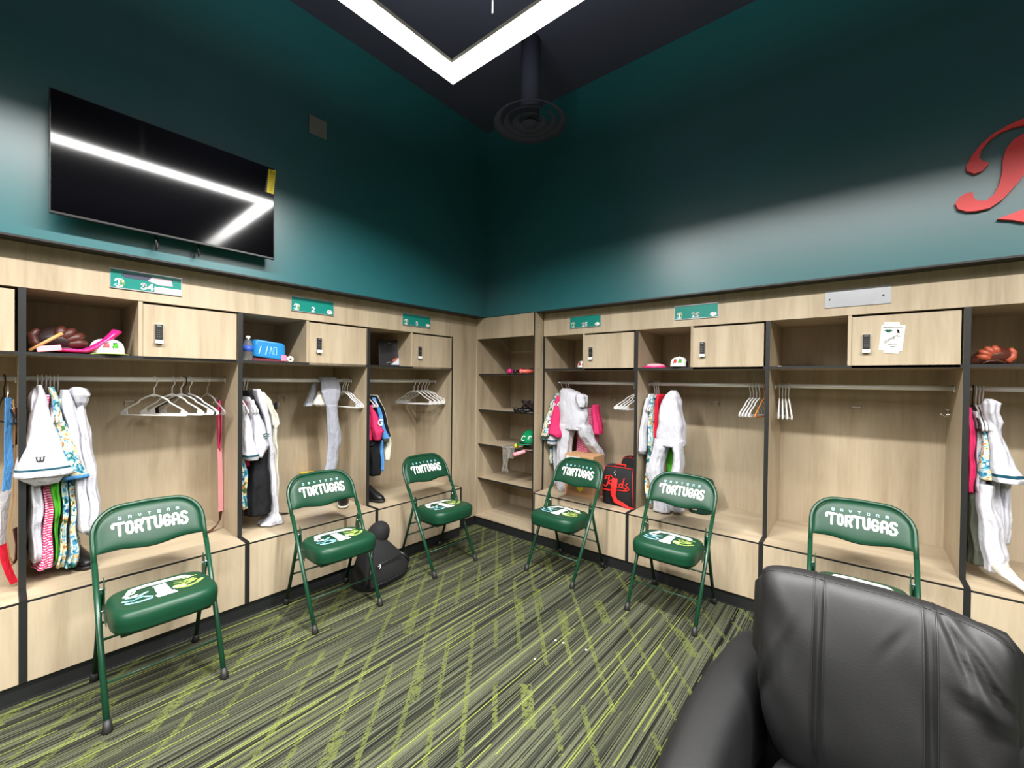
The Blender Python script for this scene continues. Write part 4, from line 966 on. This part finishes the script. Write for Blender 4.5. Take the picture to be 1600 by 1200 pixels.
pp.add([fn(.01, .016, 0), fn(.085, .016, 0), fn(.085, .085, 0)], [(0, 1, 2)], plain('pale_photo_patch', (190, 198, 210), .3)); pp.add([fn(.02, .045, .0002), fn(.06, .05, .0002), (fn(.075, .085, .0002)), fn(.03, .065, .0002)], [(0, 1, 2, 3)], plain('rust_photo_patch', (170, 78, 50), .3))
pp.strokes([[(-.03, .03), (.0, .04), (.012, .028)], [(-.04, .205), (-.035, .19)], [(.045, .205), (.05, .19)], [(-.01, .212), (.02, .212)]], .006, GREYP, fn, .0004, 1)
pp.build('picture_shapes', b)

# ---------------------------------------------------------------- corner shelf unit contents
def bat(name, p0, p1, r0, r1, mat, grip, label, knob=.017):
    p0, p1 = Vector(p0), Vector(p1); L = (p1 - p0).length; ax = (p1 - p0).normalized()
    r = empty(name, p0, 0, label, 'bat')
    f = lambda q: ax * L * q
    b = MB().tube([f(.0), f(.38), f(.40), f(.55), f(.75), f(.96), f(1)], [r0, r0, r0, r0 * 1.25, r1, r1, r1 * .7], mat, 16).build('barrel', r)
    MB().tube([f(.03), f(.38)], r0 * 1.12, grip, 12).build('grip', r)
    MB().tube([f(-.012), f(.0), f(.022), f(.034)], [knob * .6, knob, knob, r0], grip, 16).build('knob', r)
    return r
zs = 1.565
bat('bat', (.452, -.135, zs + .024), (.30, .30, zs + .034), .012, .030, FPK, HPK, 'bat with a hot pink knob on the top corner shelf', .023)
bat('bat', (.515, -.130, zs + .020), (.40, .36, zs + .032), .012, .030, BLACK, HBK, 'black bat between two pink ones on the top corner shelf', .020)
bat('bat', (.580, -.125, zs + .022), (.700, .35, zs + .032), .0155, .030, CORAL, CORAL, 'coral bat on the top corner shelf beside the side panel', .021)
zs = 1.197
bat('bat', (.525, -.125, zs + .020), (.42, .34, zs + .030), .012, .028, BLACK, HBK, 'black bat at the left of the bundle on the second corner shelf', .022)
bat('bat', (.585, -.145, zs + .018), (.55, .36, zs + .030), .012, .028, BLACK, HBK, 'black bat in the middle of the second corner shelf', .022)
bat('bat', (.640, -.135, zs + .018), (.700, .36, zs + .030), .014, .028, PPK, HBK, 'pink bat with a black knob on the second corner shelf', .020)
for i, (x, y) in enumerate(((.575, -.02), (.66, -.03))):
    g = MB(); rr = random.Random(20 + i)
    for j in range(9):
        a = rr.uniform(0, 2 * PI); pts = [(.05 * math.cos(a + q * .7) * (1 - .1 * q), .04 * math.sin(a + q * .7), .045 + .035 * math.sin(q * 1.3 + j)) for q in range(7)]
        g.tube(pts, .005, BRD, 6)
    g.tube([(-.05, 0, .008), (.05, 0, .008), (.04, .03, .03), (-.04, .03, .03)], .008, BRD, 8, closed=True)
    o = g.build('batting_strap', None, (x, y, zs + .028)); tag(o, ('left' if i == 0 else 'right') + ' tangle of dark brown leather laces on the second corner shelf', 'laces')
zs = .842
r = empty('batting_helmet', (.628, .0, zs + .060), -.3, 'glossy green batting helmet with a white letter C', 'helmet', rot=(0, 0, -.25))
g = dome(.105, .115, .125, BGREEN, c=(0, 0, 0)).build('shell', r)
MB().tube([(-.105, .0, 0), (-.09, -.075, -.002), (0, -.125, 0), (.09, -.075, -.002), (.105, 0, 0), (.09, .08, 0), (0, .115, 0), (-.09, .08, 0)], .006, RUBBER, 8, closed=True).build('rim', r)
b = MB().loft([[(.085 * math.cos(a) * k_, -.06 - .10 * math.sin(a) * k_, -.002 + z_) for a in [PI * i / 14 for i in range(15)]] for k_, z_ in ((1, 0), (1.05, -.004), (1, -.008))], BGREEN).build('brim', r)
MB().box(-.100, -.088, -.03, .05, -.055, .02, BGREEN).build('ear_guard', r, bevel=.005)
c_ = text_mb('C', .07, lambda a, b, t: (a, 0, b), WHITE, bold=.0015).build('helmet_letter', r); c_.location = (.015, -.122, .028); c_.rotation_euler = (-.35, 0, .05)
bat('bat', (.590, -.215, zs - .035), (.715, .28, zs + .045), .016, .028, PPK, PPK, 'pink bat sticking out under the green helmet', .020)
o = MB().tube([(0, 0, 0), (.0, -.012, .028), (.002, -.004, .045)], [.014, .018, .008], YEL, 12).build('wristband', None, (.520, -.09, zs + .004)); tag(o, 'small yellow wristband in front of the green helmet', 'wristband')
g = MB(); rings = []
for i in range(15):
    q = i / 14; z = .02 - .255 * q; wd = .038 + .010 * math.sin(q * 7); dp = .008 + .006 * math.sin(q * 11 + 1)
    rings.append([(x, y, z) for x, y, _ in superring(.006 * math.sin(q * 5), 0, wd, dp, 0, 20, 3, 0, .08, 5, q * 6)])
g.loft(rings, CLEAR)
g.loft([[(x + .075, y - .01, .03 - .12 * q) for x, y, _ in superring(0, 0, .045 * (1 - .4 * q), .02, 0, 20, 2.5, .3, .15, 5, q * 9)] for q in [i / 8 for i in range(9)]], CLEAR)
o = g.build('plastic_bag', None, (.408, -.125, zs - .004)); tag(o, 'crumpled clear plastic bag hanging over the third corner shelf', 'plastic bag')

# ---------------------------------------------------------------- locker 25
K = 0
for u in (.054, .105, .134): hanger('R', K, u, 'white hanger holding the clothes above the cardboard box', 'hangers above the cardboard box')
garment('jersey', 'tropical print jersey hanging nearest to the corner shelf unit', 'jersey', 'R', K, .06, [
    ('body', FTR, [(1.38, .040, .060, .14, .36), (1.2, .022, .060, .08, .42), (.95, .018, .055, .08, .42), (.70, .018, .055, .08, .40)]),
    ('sleeve', FTP, [(1.34, .045, .068, .10, .22), (1.22, .026, .075, .03, .20), (1.10, .012, .085, -.03, .16), (.99, .004, .095, -.07, .12), (.955, .01, .08, -.06, .1)], {'fold': .03, 'bands': ((.96, .99, FBR),)})])
garment('jersey', 'white jersey with a dark cuff stripe in the number 25 locker', 'jersey', 'R', K, .085, [
    ('body', FW_, [(1.36, .065, .085, .14, .36), (1.1, .056, .095, .08, .40), (.8, .056, .10, .08, .40), (.50, .075, .10, .10, .38)]),
    ('sleeve', FW_, [(1.30, .068, .095, .06, .2), (1.1, .050, .120, .0, .18), (.95, .030, .150, -.03, .14), (.91, .05, .14, -.02, .12)], {'fold': .03, 'bands': ((.935, .95, FTL),)})])
g = garment('jersey', 'pink jersey with a white letter G beside the large white sweatpants', 'jersey', 'R', K, .10, [
    ('body', FPK, [(1.37, .085, .115, .14, .36), (1.2, .08, .13, .10, .40), (1.0, .085, .13, .10, .40)]),
    ('sleeve', FPK, [(1.36, .085, .125, .08, .20), (1.22, .075, .150, .02, .18), (1.08, .058, .175, -.03, .15), (1.01, .055, .20, -.05, .14), (.985, .12, .20, -.03, .12)], {'fold': .03})])
lg = text_mb('G', .075, lambda a, b, t: (a, 0, b), WHITE, bold=.002).build('sleeve_letter', g); lg.location = (-.01, -.290, 1.10 - 1.483); lg.rotation_euler = (0, 0, -.1)
garment('jersey', 'magenta striped jersey with a pink sleeve behind the white sweatpants', 'jersey', 'R', K, .32, [
    ('body', FSD, [(1.25, .22, .42, .22, .36), (1.1, .22, .42, .2, .36), (.8, .22, .42, .2, .36), (.62, .23, .41, .2, .34)]),
    ('sleeve', FPK, [(1.28, .38, .42, .22, .34), (1.15, .40, .455, .20, .32), (1.05, .42, .49, .18, .30), (1.02, .43, .492, .18, .30)])])
garment('trousers', 'large white sweatpants hanging in front in the number 25 locker', 'trousers', 'R', K, .26, [
    ('waist', FW_, [(1.43, .12, .19, .12, .2), (1.40, .10, .28, .07, .2), (1.34, .105, .38, .05, .2), (1.25, .120, .40, .03, .2), (1.12, .130, .415, .02, .19), (1.06, .13, .43, .02, .19)], {'fold': .02}),
    ('leg', FW_, [(1.10, .135, .29, .02, .18), (.98, .130, .265, .02, .17), (.85, .125, .25, .02, .17), (.65, .115, .235, .02, .16), (.50, .12, .22, .04, .16), (.475, .13, .20, .05, .15)], {'fold': .04}),
    ('leg', FW_, [(1.10, .30, .43, .02, .18), (1.0, .345, .455, .05, .20), (.92, .36, .475, .11, .25), (.82, .38, .490, .22, .34), (.60, .39, .49, .23, .34)], {'fold': .04}),
    ('knotted_cuff', FW_, [(1.385, .33, .385, .04, .11), (1.36, .335, .415, .015, .12), (1.31, .345, .425, .01, .12), (1.27, .37, .415, .02, .1)], {'fold': .2, 'fk': 5, 'wr': .35})])
for i, u in enumerate((.800, .828, .850, .872)):
    hanger('R', K, u, ('leftmost', 'second', 'third', 'rightmost')[i] + ' of the empty white hangers above the black duffel bags', None, -32 + 4 * i)
b = pivot('cardboard_box', 'R', K, .385, .115, ZB, 'cardboard box with a white label and yellow sticker on the bench', 'box', 0)
MB().box(-.145, .145, -.10, .10, 0, .372, CARD).build('carton', b, bevel=.003)
MB().box(-.13, .01, -.1015, -.10, .27, .355, PAPER).box(-.12, -.03, -.1018, -.1015, .33, .334, GREYP).box(-.02, 0, -.1018, -.1015, .338, .345, GREYP).build('shipping_label', b)
MB().poly([(-.02, .075), (.0, .06), (.012, .045), (.035, .06), (.048, .07), (.045, .10), (.02, .105), (-.005, .10)], -.1012, -.10, YEL).build('yellow_sticker', b)
def duffel(run, k, u, d, z, label, sx, sy, h, turn, script):
    r = pivot('duffel_bag', run, k, u, d, z, label, 'bag', turn)
    rings = [[(x, y, zz) for x, y, zz in superring(0, 0, sx * a, sy * b_, z_, 40, 5)] for z_, a, b_ in ((0, .95, .95), (.015, 1, 1), (h * .5, 1.01, 1.0), (h * .85, .97, .9), (h * .97, .90, .70), (h, .85, .5))]
    MB().loft(rings, BLK2).build('body', r)
    for s in (-1, 1):
        pts = [(x, y, zz) for x, y, zz in ((s * sx * .93, -sy * .97, .02), (s * sx * .95, -sy * 1.01, h * .5), (s * sx * .90, -sy * .93, h * .85), (s * sx * .84, -sy * .6, h * .99))]
        MB().tube(pts, .0022, REDW, 8).build('piping', r)
    MB().tube([(-sx * .84, -sy * .6, h * .99), (0, -sy * .66, h * 1.0), (sx * .84, -sy * .6, h * .99)], .0022, REDW, 8).build('piping', r)
    ribbon([(-sx * .3, -sy * .3, h), (-sx * .25, -sy * .15, h + .014), (sx * .25, -sy * .15, h + .014), (sx * .3, -sy * .3, h)], (0, .03, 0), .004, REDW).build('handle', r)
    if script:
        fy = lambda a, b_, t: (a, -sy * (1.012 - .10 * max(0, (b_ / h - .55) / .35)) - t - .003, b_)
        t = MB(); o = (-.105, .155)
        def S(pts, w=.011): t.strokes([[(o[0] + a * .95, o[1] + b_ * .95) for a, b_ in pts]], w * .82, REDW, fy, 0, .02)
        S([(.02, .07), (.0, .055), (.01, .085), (.05, .095), (.075, .08), (.065, .055), (.03, .045)], .009); S([(.04, .09), (.03, .02), (.01, -.005), (-.01, .005)], .014); S([(.035, .045), (.06, .01), (.08, .0), (.09, .008)], .012)
        S([(.085, .02), (.115, .03), (.11, .045), (.095, .035), (.10, .0), (.125, .005)], .009)
        S([(.155, .035), (.135, .03), (.135, .005), (.155, .005), (.175, .085), (.16, .005), (.178, .002)], .010)
        S([(.205, .045), (.19, .03), (.208, .012), (.19, -.006), (.178, .0)], .009)
        S([(-.02, -.03), (.06, -.028), (.14, -.022), (.20, -.018), (.222, -.005), (.212, .008)], .009); S([(.0, -.036), (.06, -.036)], .012)
        t.build('team_script', r)
        st = ribbon([(-.015, -sy - .004, h * .72), (-.02, -sy - .016, h * .5), (-.025, -sy - .016, h * .30), (.0, -sy - .02, h * .14), (.05, -sy - .02, .03), (.11, -sy - .02, .006), (.15, -sy - .012, .004)],
               [(.046, 0, .0), (.05, 0, 0), (.042, 0, -.01), (.026, 0, .026), (.02, 0, .026), (.004, .024, .01), (0, .03, 0)], .003, REDW); st.build('shoulder_strap', r)
        MB().tube([(-.015, -sy - .004, h * .74), (-.015, -sy - .006, h * .84)], .004, CHROME, 8).tube([(-.015 + .012 * math.cos(a), -sy * .95 - .006, h * .88 + .012 * math.sin(a)) for a in [i * PI / 4 for i in range(8)]], .003, CHROME, 6, closed=True).build('clip', r)
    return r
duffel('R', K, .756, .105, ZB, 'black bag with red script lettering and a red strap on the bench', .143, .115, .315, 4, True)
duffel('R', K, .775, .36, ZB, 'second black and red bag standing behind the lettered one', .115, .12, .355, -3, False)
cap('R', K, .365, .12, 1.613, 'white and black cap half hidden by the door in the number 25 locker', WHITE, HBK, 10, .78)

# ---------------------------------------------------------------- locker 29
K = 1
for u in (.060, .078, .095): hanger('R', K, u, 'white hanger holding the clothes beside the large open white trousers', 'hangers beside the large white trousers')
garment('jersey', 'white jersey at the left end of the number 29 locker', 'jersey', 'R', K, .05, [
    ('body', FW_, [(1.40, .04, .065, .14, .36), (1.2, .025, .07, .09, .40), (1.0, .02, .06, .09, .40), (.9, .02, .055, .1, .38)]),
    ('sleeve', FW_, [(1.37, .040, .075, .08, .22), (1.2, .022, .075, .03, .2), (1.02, .014, .068, .0, .16), (.94, .014, .065, .0, .14), (.92, .02, .05, .02, .1)], {'fold': .03})])
garment('jersey', 'tropical print jersey next to the red one in the number 29 locker', 'jersey', 'R', K, .09, [
    ('sleeve', FTP, [(1.38, .075, .105, .10, .30), (1.2, .07, .120, .06, .34), (1.0, .065, .130, .05, .34), (.92, .075, .12, .07, .32)]),
    ('body', FTR, [(.94, .05, .11, .09, .36), (.75, .045, .12, .06, .36), (.60, .055, .12, .04, .34), (.52, .075, .125, .05, .32)])])
garment('jersey', 'plain red shirt between tropical print and white trousers', 'shirt', 'R', K, .13, [
    ('body', FRD, [(1.40, .11, .15, .12, .34), (1.25, .105, .16, .09, .36), (1.05, .105, .15, .09, .36), (.98, .11, .14, .1, .34)])])
garment('jersey', 'green shirt showing between the legs of the white trousers', 'shirt', 'R', K, .24, [
    ('body', FGR, [(1.15, .18, .30, .16, .28), (.95, .18, .30, .15, .28), (.70, .19, .29, .15, .27), (.52, .20, .28, .15, .26)])])
garment('trousers', 'large white trousers hanging open in the number 29 locker', 'trousers', 'R', K, .24, [
    ('waist', FW_, [(1.435, .235, .265, .10, .18), (1.40, .20, .29, .06, .20), (1.33, .170, .315, .04, .2), (1.22, .150, .338, .02, .2), (1.08, .140, .35, .02, .19), (1.0, .135, .35, .02, .19)], {'fold': .02}),
    ('leg', FW_, [(1.05, .135, .27, .02, .18), (.95, .12, .22, .01, .17), (.85, .095, .200, .01, .16), (.78, .070, .190, .01, .16), (.68, .10, .21, .02, .16), (.55, .13, .23, .02, .16), (.482, .125, .27, .02, .16)], {'fold': .05}),
    ('leg', FW_, [(1.05, .26, .35, .02, .18), (.95, .285, .352, .02, .17), (.80, .275, .348, .02, .17), (.60, .27, .34, .03, .16), (.50, .26, .36, .03, .16)], {'fold': .05})])
for i, u in enumerate((.773, .793, .813, .833)):
    hanger('R', K, u, ('leftmost', 'second', 'third', 'rightmost')[i] + ' of the empty white hangers at the right end of the number 29 locker', None, -9)
hanger('R', K, .862, 'orange wooden hanger against the divider of the number 29 locker', None, -6, HWD)
b = pivot('gear_bag', 'R', K, .425, .33, ZB, 'dark green gear bag on the bench behind the fifth chair', 'bag', 3)
MB().loft([[(x, y, zz) for x, y, zz in superring(0, 0, .085 * a, .12 * b_, z_ * .77, 32, 3.4)] for z_, a, b_ in ((0, .95, .95), (.02, 1.0, 1), (.22, 1.0, 1.0), (.29, .95, .9), (.325, .85, .7), (.338, .6, .4))], FDG).build('body', b)
MB().box(-.045, -.01, -.128, -.118, .03, .06, plain('silver_buckle', (205, 205, 205), .3, .8)).build('buckle', b, bevel=.003)
b = pivot('pink_cap', 'R', K, .115, .10, 1.613, 'flat pink and white cap folded on the shelf of the number 29 locker', 'cap', 6); b.name = 'folded_cap'
MB().loft([[(x, y, zz) for x, y, zz in superring(0, 0, .092 * a, .08 * a, z_, 28, 3)] for z_, a in ((0, .95), (.006, 1), (.012, .9))], HPK).build('brim', b)
MB().loft([[(x, y, zz) for x, y, zz in superring(0, .01, .07 * a, .06 * a, z_, 28, 2.5, 0, .05, 5)] for z_, a in ((.012, 1), (.022, 1), (.032, .7), (.036, .3))], PPK).build('crown', b)
cap('R', K, .300, .12, 1.613, 'white and black cap with a red and green patch in the number 29 locker', WHITE, HBK, 8, .92, side=HBK)

# ---------------------------------------------------------------- empty locker, right wall
K = 2
for i, u in enumerate((.040, .058, .076, .094)):
    hanger('R', K, u, ('leftmost', 'second', 'third', 'rightmost')[i] + ' of the white hangers in the empty locker', None, 6 + 2 * i)
o = put('paper_scrap', MB().box(-.010, .010, -.006, .006, 0, .004, PAPER), 'R', K, .062, .06, 1.613, 'tiny white scrap of paper on the empty locker shelf', 'paper scrap', 20)
b = pivot('paper_notice', 'R', K, .616, -.001, 1.77, 'white printed notice taped on the door of the empty locker', 'notice')
TM = Matrix.Rotation(math.radians(5), 4, 'Y')
MB().box(-.051, .051, -.0012, -.0002, -.073, .073, PAPER, TM).build('sheet', b)
for z0, x0 in ((.078, -.008), (-.078, .006)): MB().box(x0 - .033, x0 + .033, -.0018, -.0002, z0 - .011, z0 + .011, plain('translucent_tape', (244, 240, 222), .3), TM).build('tape', b)
p_ = MB(); fn = lambda a, b_, t: TM @ Vector((a, -.0015 - t, b_))
for z, x0, x1, w in ((.058, -.042, -.028, .004), (.058, -.024, .004, .004), (.058, .008, .040, .004), (-.040, -.012, .028, .003), (-.050, 0, .018, .003)): p_.strokes([[(x0, z), (x1, z)]], w, INK, fn, 0, 1)
p_.strokes([[(-.03, .044), (-.008, .044)], [(-.025, .034), (-.012, .034)]], .008, SIGN, fn, 0, 1); p_.strokes([[(-.036, .040), (-.002, .040)]], .004, INK, fn, .0002, 1)
p_.strokes([[(.020, .046), (.026, .040), (.022, .030)], [(.018, .044), (.028, .030)]], .006, INK, fn, 0, 1)
p_.strokes([[(-.033, -.026), (-.012, -.008), (.014, .010), (.024, .018)], [(-.028, -.032), (-.01, -.014), (.01, .002)], [(.02, .006), (.036, .012)], [(.006, -.008), (.012, -.005)]], .003, INK, fn, 0, 1)
p_.build('print', b)

# ---------------------------------------------------------------- far right locker
K = 3
for u in (.070, .083, .096): hanger('R', K, u, 'white hanger holding clothes in the far right locker', 'hangers holding clothes in the far right locker')
hanger('R', K, .058, 'black clip hanger at the left end of the far right locker', None, 0, HBK)
garment('jersey', 'deep pink jersey at the left end of the far right locker', 'jersey', 'R', K, .035, [
    ('body', FPK, [(1.38, .020, .045, .12, .34), (1.2, .016, .055, .06, .38), (1.0, .016, .055, .05, .38), (.92, .018, .05, .06, .36)])])
garment('jersey', 'white jersey with a bright green and yellow print in the far right locker', 'jersey', 'R', K, .065, [
    ('body', FW_, [(1.36, .050, .072, .12, .34), (1.15, .048, .085, .07, .38), (.97, .040, .10, .05, .38), (.93, .05, .09, .06, .36)]),
    ('sleeve', FTP, [(1.26, .068, .088, .06, .2), (1.15, .065, .10, .03, .18), (1.04, .055, .112, .01, .16), (1.01, .056, .112, .01, .16)], {'fold': .03})])
garment('jersey', 'white jersey with a teal cuff line, nearest in the far right locker', 'jersey', 'R', K, .10, [
    ('body', FW_, [(1.40, .085, .115, .12, .34), (1.2, .09, .125, .08, .38), (1.0, .095, .15, .08, .38), (.80, .10, .17, .08, .36), (.62, .10, .18, .08, .34)]),
    ('sleeve', FW_, [(1.34, .088, .118, .06, .2), (1.2, .088, .150, .02, .18), (1.08, .092, .190, -.02, .16), (1.025, .095, .215, -.03, .15), (1.01, .10, .205, -.03, .14)], {'fold': .03, 'bands': ((1.035, 1.05, FTL),)})])
garment('trousers', 'white trousers with a knotted waist in the far right locker', 'trousers', 'R', K, .10, [
    ('knotted_waist', FW_, [(1.43, .085, .11, .1, .18), (1.41, .075, .135, .05, .18), (1.36, .08, .13, .04, .18), (1.31, .088, .145, .05, .17), (1.25, .095, .13, .06, .16)], {'fold': .14, 'fk': 5}),
    ('leg', FW_, [(.98, .055, .12, .03, .18), (.85, .055, .125, .02, .17), (.72, .065, .155, .01, .16), (.60, .075, .17, .01, .15), (.53, .085, .145, .02, .12)], {'fold': .06}),
    ('leg', FW_, [(1.28, .11, .15, .10, .24), (1.0, .14, .185, .10, .24), (.80, .145, .195, .10, .23), (.66, .13, .19, .10, .2)], {'fold': .06})])
garment('trousers', 'dark camouflage trousers hanging low in the far right locker', 'trousers', 'R', K, .06, [
    ('leg', FBR, [(.92, .018, .07, .08, .26), (.75, .02, .075, .06, .24), (.62, .03, .09, .05, .22), (.54, .03, .10, .05, .2)])])
garment('towel', 'beige cloth with a long point trailing over the bench edge', 'towel', 'R', K, .14, [
    ('cloth', FCR, [(.62, .085, .165, .03, .12), (.57, .095, .175, .0, .10), (.535, .125, .20, -.03, .07), (.505, .175, .235, -.06, .02), (.478, .225, .26, -.09, -.05)], {'fold': .03})])
gl = pivot('baseball_glove', 'R', K, .105, .14, 1.613, 'red brown baseball glove on the shelf of the far right locker', 'baseball glove', 10)
glove(gl, BRO, plain('red_brown_leather', (150, 66, 40), .45, 0, .5, .3, 60), .78, -1)
b = pivot('sandal', 'R', K, .34, .12, ZB, 'tan sandal on the bench of the far right locker', 'sandal', 30)
MB().loft([[(x, y, zz) for x, y, zz in superring(0, 0, .13 * a, .045 * a, z_, 28, 2.4)] for z_, a in ((0, .97), (.004, 1), (.018, 1), (.02, .95))], FCR).build('sole', b)
ribbon([(.03, -.045, .015), (.03, -.03, .05), (.03, 0, .062), (.03, .03, .05), (.03, .045, .015)], (.04, 0, 0), .004, TAN).build('strap', b)

# ---------------------------------------------------------------- backpack on the floor
r = empty('backpack', (.318, -1.452, 0), 0, 'black backpack slumped on the carpet beside the second green chair', 'backpack', rot=(0, 0, .15))
rings = []
for z, rx, ry, oy, ox in ((0, .120, .205, 0, 0), (.02, .130, .222, 0, 0), (.07, .132, .222, .0, 0), (.13, .120, .19, -.005, -.01), (.20, .10, .145, -.01, -.025), (.26, .075, .095, -.01, -.045), (.30, .05, .06, -.01, -.06), (.315, .02, .03, -.01, -.06)):
    rings.append(superring(ox, oy, rx, ry, z, 36, 2.8, 0, .03, 6, z * 8))
MB().loft(rings, BLK2).build('body', r)
MB().tube([(.0, .16, .16), (.05, .19, .13), (.07, .215, .09), (.05, .225, .05)], .012, HBK, 10).build('strap', r)
MB().tube([(-.06, .03, .30), (-.03, .06, .33), (-.05, -.03, .33), (-.07, -.04, .30)], .008, HBK, 8).build('top_handle', r)
p_ = MB(); fn = lambda a, b_, t: (.108 - .25 * (b_ - .18) + t, a, b_)
p_.strokes([[(-.125, .168), (-.105, .176), (-.105, .158), (-.12, .15)], [(-.115, .164), (-.10, .166)]], .004, WHITE, fn, .004, 1); p_.build('white_print', r)
MB().tube([(.128, -.19, .05), (.140, -.08, .045), (.142, .06, .045), (.128, .18, .05)], .004, RUBBER, 8).tube([(.10, -.13, .17), (.112, 0, .175), (.10, .12, .165)], .004, RUBBER, 8).build('pocket_zip', r)
MB().tube([(-.05, -.05, .30), (.03, -.11, .24), (.09, -.17, .13), (.10, -.20, .04)], .010, HBK, 10).build('strap', r)
r = empty('cap', (.235, -1.430, .300), 0, 'black cap hanging on top of the backpack', 'cap', rot=(0, .5, .5))
g = dome(.082, .088, .115, BLK2).build('crown', r)
MB().loft([[(.07 * math.cos(a) * k_, -.05 - .085 * math.sin(a) * k_, z_) for a in [PI * i / 14 for i in range(15)]] for k_, z_ in ((1, .002), (1.03, -.002), (1, -.005))], BLK2).build('brim', r)
# crumbs of paper on the carpet
cr0 = None
for i, (x, y) in enumerate(((1.734, -1.222), (1.780, -1.213), (1.912, -1.183), (1.74, -1.43))):
    if cr0 is None: cr0 = o = MB().poly([(-.006, -.004), (.006, -.005), (.005, .004), (-.002, .006)], 0, .003, PAPER, lambda a, b_, t: (a, b_, t)).build('paper_crumb', None)
    else: o = cr0.copy(); COL.objects.link(o)
    o.location = (x, y, .0005); o.rotation_euler = (0, 0, i * 1.3); tag(o, 'tiny white crumb of paper on the striped carpet', 'paper crumb', 'paper crumbs on the carpet')
